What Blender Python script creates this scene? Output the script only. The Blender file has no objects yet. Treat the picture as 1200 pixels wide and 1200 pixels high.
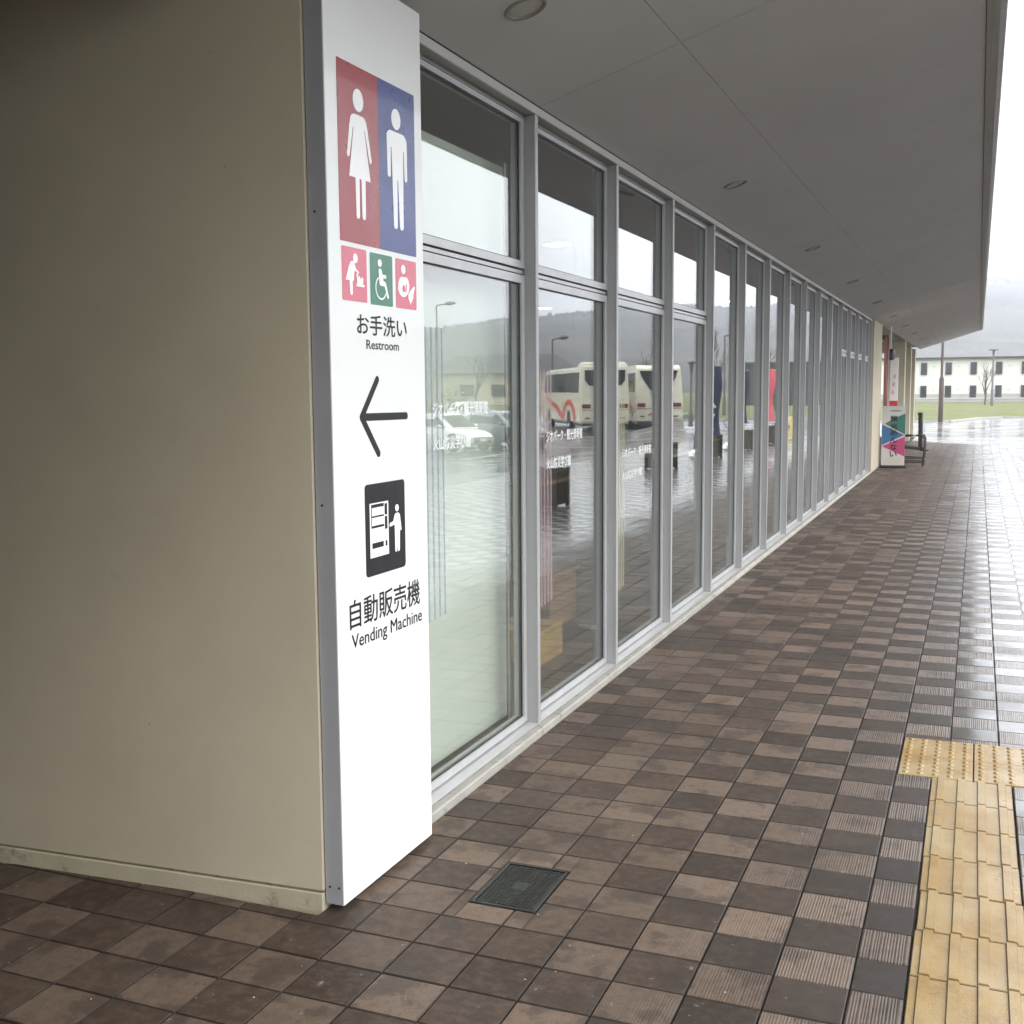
import bpy, bmesh, math, random
from mathutils import Vector, Matrix, noise
from mathutils.geometry import tessellate_polygon
random.seed(7)
SC = bpy.context.scene
COL = SC.collection
# ------------------------------------------------------------------ camera
FPX = 1338.681
CR = Vector((0.9264736, 0.3762825, -0.0076285))
CU = Vector((-0.0327890, 0.1008912, 0.9943570))
CF = Vector((-0.3749288, 0.9209954, -0.1058110))
CAM = Vector((1.8448, 0.0000, 1.5840))
cam = bpy.data.cameras.new("camera"); camo = bpy.data.objects.new("camera", cam); COL.objects.link(camo)
camo.matrix_world = Matrix(((CR.x, CU.x, -CF.x, CAM.x), (CR.y, CU.y, -CF.y, CAM.y), (CR.z, CU.z, -CF.z, CAM.z), (0, 0, 0, 1)))
cam.sensor_width = 36; cam.lens = 36 * FPX / 1200; cam.clip_start = 0.05; cam.clip_end = 6000
SC.camera = camo
# ------------------------------------------------------------------ sky, overcast daylight
SUN_EL, SUN_AZ = math.radians(48), math.radians(118)      # azimuth from +Y towards +X
w = bpy.data.worlds.new("World"); SC.world = w; w.use_nodes = True
nt = w.node_tree; nt.nodes.clear()
wo = nt.nodes.new('ShaderNodeOutputWorld'); bg = nt.nodes.new('ShaderNodeBackground')
sky = nt.nodes.new('ShaderNodeTexSky'); sky.sky_type = 'NISHITA'; sky.sun_disc = False
sky.sun_elevation = SUN_EL; sky.sun_rotation = SUN_AZ; sky.dust_density = 6; sky.air_density = 2; sky.ozone_density = 1
hs = nt.nodes.new('ShaderNodeHueSaturation'); hs.inputs['Saturation'].default_value = 0.12
mixc = nt.nodes.new('ShaderNodeMix'); mixc.data_type = 'RGBA'; mixc.inputs['Factor'].default_value = 0.75
mixc.inputs['B'].default_value = (9.0, 9.3, 9.6, 1)        # the even cloud layer
nt.links.new(sky.outputs[0], hs.inputs['Color']); nt.links.new(hs.outputs[0], mixc.inputs['A'])
nt.links.new(mixc.outputs['Result'], bg.inputs['Color']); bg.inputs['Strength'].default_value = 0.12
nt.links.new(bg.outputs[0], wo.inputs[0])
sl = bpy.data.lights.new("sun", 'SUN'); sl.energy = 0.7; sl.angle = math.radians(35); sl.color = (1, 0.97, 0.93)
so = bpy.data.objects.new("sun", sl); COL.objects.link(so)
sd = Vector((math.sin(SUN_AZ) * math.cos(SUN_EL), math.cos(SUN_AZ) * math.cos(SUN_EL), math.sin(SUN_EL)))
so.rotation_euler = sd.to_track_quat('Z', 'Y').to_euler(); so.location = (20, -20, 30)
vs = SC.view_settings; vs.view_transform = 'Standard'; vs.look = 'None'; vs.exposure = 1.85; vs.gamma = 1; vs.use_curve_mapping = False
SC.cycles.use_denoising = True
SC.cycles.max_bounces = 10; SC.cycles.transparent_max_bounces = 16; SC.cycles.glossy_bounces = 6; SC.cycles.volume_bounces = 2
SC.cycles.sample_clamp_indirect = 6
SC.cycles.caustics_reflective = False; SC.cycles.caustics_refractive = False

# ------------------------------------------------------------------ helpers
def proj(p):
    d = Vector(p) - CAM; z = d.dot(CF)
    if z < 0.1: return None
    return 600 + FPX * d.dot(CR) / z, 600 - FPX * d.dot(CU) / z

def S(t):
    t = max(0.0, min(1.0, t)); return t * t * (3 - 2 * t)

class MB:
    def __init__(s): s.v = []; s.f = []; s.a = {}
    def add(s, vs_, fs, **attr):
        n = len(s.v); s.v.extend(tuple(p) for p in vs_)
        for f in fs:
            s.f.append(tuple(i + n for i in f))
            for k, val in attr.items(): s.a.setdefault(k, []).append(val)
        return s
    def box(s, x0, x1, y0, y1, z0, z1, **attr):
        return s.add([(x0,y0,z0),(x1,y0,z0),(x1,y1,z0),(x0,y1,z0),(x0,y0,z1),(x1,y0,z1),(x1,y1,z1),(x0,y1,z1)],
                     [(3,2,1,0),(4,5,6,7),(0,1,5,4),(1,2,6,5),(2,3,7,6),(3,0,4,7)], **attr)
    def cbox(s, x0, x1, y0, y1, z0, z1, c=0.004, **attr):
        """box with chamfered top edges"""
        v = [(x0,y0,z0),(x1,y0,z0),(x1,y1,z0),(x0,y1,z0),(x0,y0,z1-c),(x1,y0,z1-c),(x1,y1,z1-c),(x0,y1,z1-c),
             (x0+c,y0+c,z1),(x1-c,y0+c,z1),(x1-c,y1-c,z1),(x0+c,y1-c,z1)]
        return s.add(v, [(8,9,10,11),(0,1,5,4),(1,2,6,5),(2,3,7,6),(3,0,4,7),(4,5,9,8),(5,6,10,9),(6,7,11,10),(7,4,8,11)], **attr)
    def tube(s, pts, rs, n=8, cap=True, **attr):
        pts = [Vector(p) for p in pts]
        if not hasattr(rs, '__len__'): rs = [rs] * len(pts)
        vs_ = []; fs = []
        d0 = (pts[1] - pts[0]).normalized()
        ref = Vector((0, 0, 1)) if abs(d0.z) < .9 else Vector((1, 0, 0))
        for i, p in enumerate(pts):
            d = (pts[min(i+1, len(pts)-1)] - pts[max(i-1, 0)]).normalized()
            a = d.cross(ref)
            if a.length < 1e-4: a = d.cross(Vector((0, 1, 0)))
            a.normalize(); b = d.cross(a)
            for k in range(n):
                t = 2 * math.pi * k / n
                vs_.append(p + (a * math.cos(t) + b * math.sin(t)) * rs[i])
        for i in range(len(pts) - 1):
            for k in range(n):
                k2 = (k + 1) % n
                fs.append((i*n+k, (i+1)*n+k, (i+1)*n+k2, i*n+k2))
        if cap:
            fs.append(tuple(range(n))); fs.append(tuple(reversed(range((len(pts)-1)*n, len(pts)*n))))
        return s.add(vs_, fs, **attr)
    def lathe(s, c, prof, n=20, **attr):
        """prof: (r, z) list, about vertical axis at c"""
        vs_ = []; fs = []
        for r, z in prof:
            for k in range(n):
                t = 2 * math.pi * k / n; vs_.append((c[0] + r*math.cos(t), c[1] + r*math.sin(t), c[2] + z))
        m = len(prof)
        for i in range(m - 1):
            for k in range(n):
                k2 = (k+1) % n; fs.append((i*n+k, i*n+k2, (i+1)*n+k2, (i+1)*n+k))
        fs.append(tuple(reversed(range(n)))); fs.append(tuple(range((m-1)*n, m*n)))
        return s.add(vs_, fs, **attr)
    def prism(s, outline, place, t, **attr):
        """outline (u,v) counter-clockwise polygon, place(u,v,w) -> point, thickness t outward"""
        n = len(outline)
        tris = tessellate_polygon([[Vector((u, v, 0)) for u, v in outline]])
        area = sum(outline[i][0]*outline[(i+1) % n][1] - outline[(i+1) % n][0]*outline[i][1] for i in range(n))
        vs_ = [place(u, v, t) for u, v in outline] + [place(u, v, 0) for u, v in outline]
        fs = []
        for tr in tris:
            a, b, c = tr
            ar = (outline[b][0]-outline[a][0])*(outline[c][1]-outline[a][1]) - (outline[c][0]-outline[a][0])*(outline[b][1]-outline[a][1])
            fs.append((a, b, c) if ar > 0 else (a, c, b))
        for i in range(n):
            j = (i+1) % n
            fs.append((n+i, n+j, j, i) if area > 0 else (n+j, n+i, i, j))
        return s.add(vs_, fs, **attr)
    def xf(s, m):
        s.v = [tuple(m @ Vector(p)) for p in s.v]; return s
    def mesh(s, name, mat):
        me = bpy.data.meshes.new(name); me.from_pydata(s.v, [], s.f)
        for k, vals in s.a.items():
            at = me.attributes.new(k, 'FLOAT', 'FACE'); at.data.foreach_set('value', vals)
        if mat: me.materials.append(mat)
        me.update(); return me
    def build(s, name, mat, parent=None, bevel=0, smooth=False, seg=1):
        if parent is not None and parent_world(parent).length > 0:
            L = parent_world(parent); s.v = [(x-L.x, y-L.y, z-L.z) for x, y, z in s.v]
        me = s.mesh(name, mat)
        if bevel:
            bm = bmesh.new(); bm.from_mesh(me); bmesh.ops.remove_doubles(bm, verts=bm.verts, dist=1e-5)
            ed = [e for e in bm.edges if len(e.link_faces) == 2 and e.calc_face_angle(0) > 0.5]
            bmesh.ops.bevel(bm, geom=ed, offset=bevel, segments=seg, affect='EDGES', profile=0.6, clamp_overlap=True)
            bm.to_mesh(me); bm.free()
        if smooth:
            me.polygons.foreach_set('use_smooth', [True] * len(me.polygons))
            me.set_sharp_from_angle(angle=math.radians(35))
        o = bpy.data.objects.new(name, me); COL.objects.link(o)
        if parent is not None: o.parent = parent
        return o

def parent_world(p):
    L = Vector((0, 0, 0))
    while p is not None: L = L + p.location; p = p.parent
    return L

def tag(o, label=None, cat=None, group=None, kind=None):
    if label: o['label'] = label
    if cat: o['category'] = cat
    if group: o['group'] = group
    if kind: o['kind'] = kind
    return o

def thing(name, label, cat, loc=(0, 0, 0), group=None):
    o = bpy.data.objects.new(name, None); COL.objects.link(o); o.location = loc; o.empty_display_size = .2
    return tag(o, label, cat, group)

def copy_tree(o, parent=None):
    c = o.copy(); COL.objects.link(c)
    if parent is not None: c.parent = parent
    for ch in list(o.children): copy_tree(ch, c)
    return c

def link(name, me, parent, loc=(0, 0, 0)):
    o = bpy.data.objects.new(name, me); COL.objects.link(o); o.parent = parent; o.location = loc
    return o

def facing_x(X, Y0, Z0):            # a drawing on a vertical face that looks towards +X (u to +Y, v up)
    return lambda u, v, t=0: (X + t, Y0 + u, Z0 + v)
def facing_my(Y, X0, Z0):           # towards -Y (u to +X, v up)
    return lambda u, v, t=0: (X0 + u, Y - t, Z0 + v)

def text_mb(s, place, width, height, bold=0.0, th=0.0006):
    """lettering fitted in a width x height box whose lower left corner is place(0,0)"""
    cu = bpy.data.curves.new("lettering", 'FONT'); cu.body = s; cu.size = 1; cu.extrude = 0.0; cu.offset = bold; cu.resolution_u = 3
    o = bpy.data.objects.new("lettering", cu); COL.objects.link(o)
    dg = bpy.context.evaluated_depsgraph_get(); dg.update()
    me = bpy.data.meshes.new_from_object(o.evaluated_get(dg))
    mb = MB()
    if len(me.vertices):
        xs = [v.co.x for v in me.vertices]; ys = [v.co.y for v in me.vertices]
        x0, x1, y0, y1 = min(xs), max(xs), min(ys), max(ys)
        sx = width / max(1e-6, x1-x0); sy = height / max(1e-6, y1-y0)
        vs_ = [place((v.co.x-x0)*sx, (v.co.y-y0)*sy, th) for v in me.vertices]
        mb.add(vs_, [tuple(p.vertices) for p in me.polygons])
    bpy.data.objects.remove(o); bpy.data.curves.remove(cu); bpy.data.meshes.remove(me)
    return mb

def ell(cx, cy, rx, ry, n=20, a0=0.0):
    return [(cx + rx*math.cos(2*math.pi*k/n + a0), cy + ry*math.sin(2*math.pi*k/n + a0)) for k in range(n)]
def rrect(x0, y0, x1, y1, r, n=5):
    out = []
    for cx, cy, a in ((x1-r, y1-r, 0), (x0+r, y1-r, 90), (x0+r, y0+r, 180), (x1-r, y0+r, 270)):
        for k in range(n+1):
            t = math.radians(a + 90*k/n); out.append((cx + r*math.cos(t), cy + r*math.sin(t)))
    return out
def capsule(p, q, r, n=6):
    (x0, y0), (x1, y1) = p, q; a = math.atan2(y1-y0, x1-x0); out = []
    for k in range(n+1): t = a - math.pi/2 + math.pi*k/n; out.append((x1 + r*math.cos(t), y1 + r*math.sin(t)))
    for k in range(n+1): t = a + math.pi/2 + math.pi*k/n; out.append((x0 + r*math.cos(t), y0 + r*math.sin(t)))
    return out

# ------------------------------------------------------------------ materials
class NT:
    def __init__(s, name):
        s.m = bpy.data.materials.new(name); s.m.use_nodes = True; s.t = s.m.node_tree
        s.b = s.t.nodes['Principled BSDF']; s.out = s.t.nodes['Material Output']
    def n(s, t, **kw):
        nd = s.t.nodes.new('ShaderNode' + t)
        for k, v in kw.items(): setattr(nd, k, v)
        return nd
    def l(s, a, b): s.t.links.new(a, b)
    def pos(s):
        return s.n('NewGeometry').outputs['Position']
    def noise(s, scale, detail=4, rough=.55, vec=None, stretch=None):
        nd = s.n('TexNoise'); nd.inputs['Scale'].default_value = scale; nd.inputs['Detail'].default_value = detail; nd.inputs['Roughness'].default_value = rough
        src = vec if vec is not None else s.pos()
        if stretch:
            mp = s.n('Mapping'); mp.inputs['Scale'].default_value = stretch; s.l(src, mp.inputs['Vector']); src = mp.outputs[0]
        s.l(src, nd.inputs['Vector']); return nd.outputs['Fac']
    def ramp(s, fac, a, b, ca=0.0, cb=1.0):
        r = s.n('MapRange'); r.inputs['From Min'].default_value = a; r.inputs['From Max'].default_value = b
        r.inputs['To Min'].default_value = ca; r.inputs['To Max'].default_value = cb; s.l(fac, r.inputs['Value']); return r.outputs[0]
    def mix(s, fac, a, b, mode='MIX'):
        m = s.n('Mix'); m.data_type = 'RGBA'; m.blend_type = mode
        for key, val in (('Factor', fac), ('A', a), ('B', b)):
            sock = [i for i in m.inputs if i.name == key and i.enabled][0] if key == 'Factor' else m.inputs[key] if False else None
        ins = {'Factor': m.inputs[0], 'A': m.inputs[6], 'B': m.inputs[7]}
        for key, val in (('Factor', fac), ('A', a), ('B', b)):
            if hasattr(val, 'links'): s.l(val, ins[key])
            elif key == 'Factor': ins[key].default_value = val
            else: ins[key].default_value = (*val, 1) if len(val) == 3 else val
        return m.outputs[2]
    def math(s, op, a, b=None):
        m = s.n('Math', operation=op)
        for i, val in enumerate((a, b)):
            if val is None: continue
            if hasattr(val, 'links'): s.l(val, m.inputs[i])
            else: m.inputs[i].default_value = val
        return m.outputs[0]
    def set(s, **kw):
        for k, v in kw.items():
            sock = s.b.inputs[k.replace('_', ' ')]
            if hasattr(v, 'links'): s.l(v, sock)
            elif k == 'Base_Color': sock.default_value = (*v, 1)
            else: sock.default_value = v
        return s
    def bump(s, h, strength=.3, dist=.01):
        b = s.n('Bump'); b.inputs['Strength'].default_value = strength; b.inputs['Distance'].default_value = dist
        s.l(h, b.inputs['Height']); s.l(b.outputs[0], s.b.inputs['Normal']); return s

def simple(name, c, rough=.6, var=.12, scale=6, metal=0, bump=0, bscale=60, bdist=.003, spec=.5, coat=0, stretch=None, dirt=None, specks=False):
    t = NT(name)
    f = t.noise(scale, 5, stretch=stretch)
    lo = tuple(max(0, x*(1-var)) for x in c); hi = tuple(min(1, x*(1+var)) for x in c)
    col = t.mix(t.ramp(f, .3, .7), lo, hi)
    if dirt:
        d = t.noise(dirt[1], 8, .7); col = t.mix(t.ramp(d, dirt[2], dirt[2]+.12, 0, dirt[3]), col, dirt[0])
    if specks:
        vo = t.n('TexVoronoi'); vo.inputs['Scale'].default_value = 5.5; t.l(t.pos(), vo.inputs['Vector'])
        sp = t.n('SeparateColor'); t.l(vo.outputs['Color'], sp.inputs[0])
        rad = t.math('MULTIPLY', t.math('MAXIMUM', t.math('SUBTRACT', sp.outputs[0], .62), 0), .085)
        col = t.mix(t.math('MULTIPLY', t.math('LESS_THAN', vo.outputs['Distance'], rad), .8), col, (.045, .036, .026))
    t.set(Base_Color=col, Roughness=t.ramp(t.noise(scale*3), .2, .8, max(0, rough-.07), min(1, rough+.07)), Metallic=metal)
    t.b.inputs['Specular IOR Level'].default_value = spec
    if coat: t.b.inputs['Coat Weight'].default_value = coat; t.b.inputs['Coat Roughness'].default_value = .04
    if bump: t.bump(t.noise(bscale, 6), bump, bdist)
    return t.m

def wet_factor(t, edge=1.75, soft=.55):
    """0 in the dry strip under the canopy, 1 where rain falls (position on the ground, ragged edge)"""
    sx = t.n('SeparateXYZ'); t.l(t.pos(), sx.inputs[0])
    n1 = t.noise(1.6, 4); n2 = t.noise(9, 4)
    x = t.math('ADD', sx.outputs[0], t.math('MULTIPLY', t.math('SUBTRACT', n1, .5), 1.0))
    x = t.math('ADD', x, t.math('MULTIPLY', t.math('SUBTRACT', n2, .5), .5))
    y = t.math('MULTIPLY', t.math('MAXIMUM', t.math('SUBTRACT', sx.outputs[1], 34), 0), .8)
    return t.ramp(t.math('ADD', x, y), edge-soft, edge+soft), sx

def brick_material():
    t = NT('paving_brick')
    tone = t.n('Attribute', attribute_name='tone').outputs['Fac']
    kind = t.n('Attribute', attribute_name='ribbed').outputs['Fac']
    smooth_c = t.mix(tone, (.033, .0200, .0130), (.066, .0420, .0280))
    light_c = t.mix(tone, (.098, .066, .046), (.190, .136, .101))
    sx0 = t.n('SeparateXYZ'); t.l(t.pos(), sx0.inputs[0])
    col = t.mix(t.math('MULTIPLY', kind, t.ramp(sx0.outputs[0], .4, 1.6, .85, 1.0)), smooth_c, light_c)
    rnd = t.n('ObjectInfo').outputs['Random']
    col = t.mix(t.math('MULTIPLY', rnd, .25), col, (.065, .052, .043))
    fine = t.noise(170, 6, .75); col = t.mix(t.ramp(fine, .35, .7, 0, .6), col, (.030, .022, .017)); mid = t.noise(26, 6, .7); col = t.mix(t.ramp(mid, .45, .7, 0, .35), col, (.14, .112, .09)); col = t.mix(t.ramp(mid, .5, .3, 0, .4), col, (.028, .020, .015))
    blotch = t.noise(5.5, 6, .62)                                           # rain carried in on shoes: darker damp patches
    col = t.mix(t.ramp(blotch, .53, .575, 0, .55), col, (.032, .025, .020))
    speck = t.noise(34, 3, .5); col = t.mix(t.ramp(speck, .70, .74, 0, .5), col, (.28, .25, .21))
    wet, sx = wet_factor(t)
    damp = t.ramp(t.math('ADD', sx.outputs[0], t.math('MULTIPLY', t.math('SUBTRACT', t.noise(2.2, 3), .5), .8)), .75, 1.7)
    col = t.mix(t.math('MULTIPLY', t.math('MULTIPLY', damp, t.ramp(kind, 0, 1, 1, 0)), .5), col, (.012, .010, .009))
    edge = t.n('Attribute', attribute_name='edge').outputs['Fac']
    col = t.mix(t.math('MULTIPLY', edge, t.ramp(wet, 0, .6, .72, .35)), col, (.016, .012, .009))          # soil packed into the joints
    col = t.mix(t.math('MULTIPLY', wet, .45), col, (.022, .020, .019))
    # fine ribs on the light bricks, running along the walkway
    jit = t.n('TexNoise'); jit.noise_dimensions = '1D'; jit.inputs['Scale'].default_value = 75; jit.inputs['Detail'].default_value = 1; t.l(sx.outputs[0], jit.inputs['W'])
    wv = t.n('Math', operation='SINE'); t.l(t.math('ADD', t.math('MULTIPLY', sx.outputs[0], 2*math.pi/.0085), t.math('MULTIPLY', jit.outputs['Fac'], 5.0)), wv.inputs[0])
    worn = t.ramp(t.math('ADD', sx.outputs[0], t.math('MULTIPLY', t.math('SUBTRACT', t.noise(3), .5), 1.2)), .75, 1.75)
    rib = t.math('MULTIPLY', t.math('MULTIPLY', wv.outputs[0], kind), worn)
    col = t.mix(t.math('MULTIPLY', t.ramp(rib, -.9, -.3, 1, 0), .24), col, (.05, .04, .035))
    h = t.math('ADD', t.math('MULTIPLY', rib, .5), t.math('MULTIPLY', fine, .5))
    ripple = t.noise(7, 5, .6, stretch=(1, 3.2, 1))
    pud = t.ramp(t.noise(1.3, 3), .42, .6)
    rough = t.mix(wet, (.50, .50, .50), (.30, .30, .30))
    rr = t.math('ADD', t.math('MULTIPLY', rough, 1.0), t.math('MULTIPLY', blotch, .08))
    t.set(Base_Color=col, Roughness=rr)
    t.b.inputs['Specular IOR Level'].default_value = .25
    t.bump(h, .5, .0032)
    # the film of rain water on the outer part
    film = t.math('MULTIPLY', t.ramp(wet, .25, .85), t.ramp(kind, 0, 1, 1, .82))
    t.l(film, t.b.inputs['Coat Weight']); t.l(t.math('ADD', t.ramp(pud, 0, 1, .13, .045), t.math('MULTIPLY', kind, .17)), t.b.inputs['Coat Roughness']); t.b.inputs['Coat IOR'].default_value = 1.45
    cb = t.n('Bump'); cb.inputs['Strength'].default_value = .5; cb.inputs['Distance'].default_value = .003
    t.l(t.math('ADD', ripple, t.math('MULTIPLY', rib, .06)), cb.inputs['Height']); t.l(cb.outputs[0], t.b.inputs['Coat Normal'])
    return t.m

def tactile_material():
    t = NT('tactile_yellow')
    n = t.noise(9, 6, .6); col = t.mix(t.ramp(n, .35, .7), (.160, .088, .012), (.245, .148, .028))
    d = t.noise(45, 8, .75); col = t.mix(t.ramp(d, .50, .62, 0, .75), col, (.20, .155, .095))
    d2 = t.noise(3, 5); col = t.mix(t.ramp(d2, .45, .65, 0, .55), col, (.29, .235, .135))
    eg = t.n('Attribute', attribute_name='edge').outputs['Fac']; col = t.mix(t.math('MULTIPLY', eg, t.ramp(t.noise(30, 4), .3, .7, .55, .9)), col, (.070, .045, .020))  # grime in tile joints and on bars, plus shade painted on bar sides
    wet, sx = wet_factor(t, 1.85, .5)
    col = t.mix(t.math('MULTIPLY', wet, .25), col, (.30, .22, .12))
    t.set(Base_Color=col, Roughness=t.ramp(wet, 0, 1, .5, .2))
    t.bump(t.noise(160, 6), .35, .003)
    return t.m

def glass_material(name, tint=(.91, .935, .91), r0=.06, dirt=.014):
    t = NT(name); t.t.nodes.remove(t.b)
    tr = t.n('BsdfTransparent'); tr.inputs[0].default_value = (*tint, 1)
    gl = t.n('BsdfGlossy'); gl.inputs['Roughness'].default_value = 0.0; gl.inputs['Color'].default_value = (1, 1, 1, 1)
    lw = t.n('LayerWeight'); lw.inputs['Blend'].default_value = .5
    p5 = t.math('POWER', lw.outputs['Facing'], 4.0)
    fr = t.math('ADD', t.math('MULTIPLY', p5, 1-r0), r0)
    mx = t.n('MixShader'); t.l(fr, mx.inputs[0]); t.l(tr.outputs[0], mx.inputs[1]); t.l(gl.outputs[0], mx.inputs[2])
    df = t.n('BsdfDiffuse'); df.inputs[0].default_value = (.55, .57, .55, 1)
    m2 = t.n('MixShader'); t.l(t.ramp(t.noise(2.5, 6, .6), .3, .8, dirt*.4, dirt*1.6), m2.inputs[0]); t.l(mx.outputs[0], m2.inputs[1]); t.l(df.outputs[0], m2.inputs[2])
    t.l(m2.outputs[0], t.out.inputs['Surface'])
    # very slight float-glass waviness
    b = t.n('Bump'); b.inputs['Strength'].default_value = .015; b.inputs['Distance'].default_value = .02
    t.l(t.noise(1.6, 2, .4), b.inputs['Height']); t.l(b.outputs[0], gl.inputs['Normal'])
    return t.m

def wet_ground_material(name, c1, c2, rough=.12, stripe=None):
    t = NT(name)
    n = t.noise(.35, 6, .6); f = t.noise(60, 4, .7)
    col = t.mix(t.ramp(n, .35, .65), c1, c2); col = t.mix(t.ramp(f, .3, .8, 0, .3), col, tuple(x*.5 for x in c1))
    rip = t.noise(5, 5, .65, stretch=(1, 2.0, 1))
    t.set(Base_Color=col, Roughness=t.ramp(t.noise(.9, 4), .35, .65, rough*.35, rough*2.2))
    t.bump(t.math('ADD', t.math('MULTIPLY', rip, .8), t.math('MULTIPLY', f, .15)), .25, .006)
    return t.m

def emission(name, c, s):
    t = NT(name); t.b.inputs['Emission Color'].default_value = (*c, 1); t.b.inputs['Emission Strength'].default_value = s
    t.b.inputs['Base Color'].default_value = (*c, 1); return t.m

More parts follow.
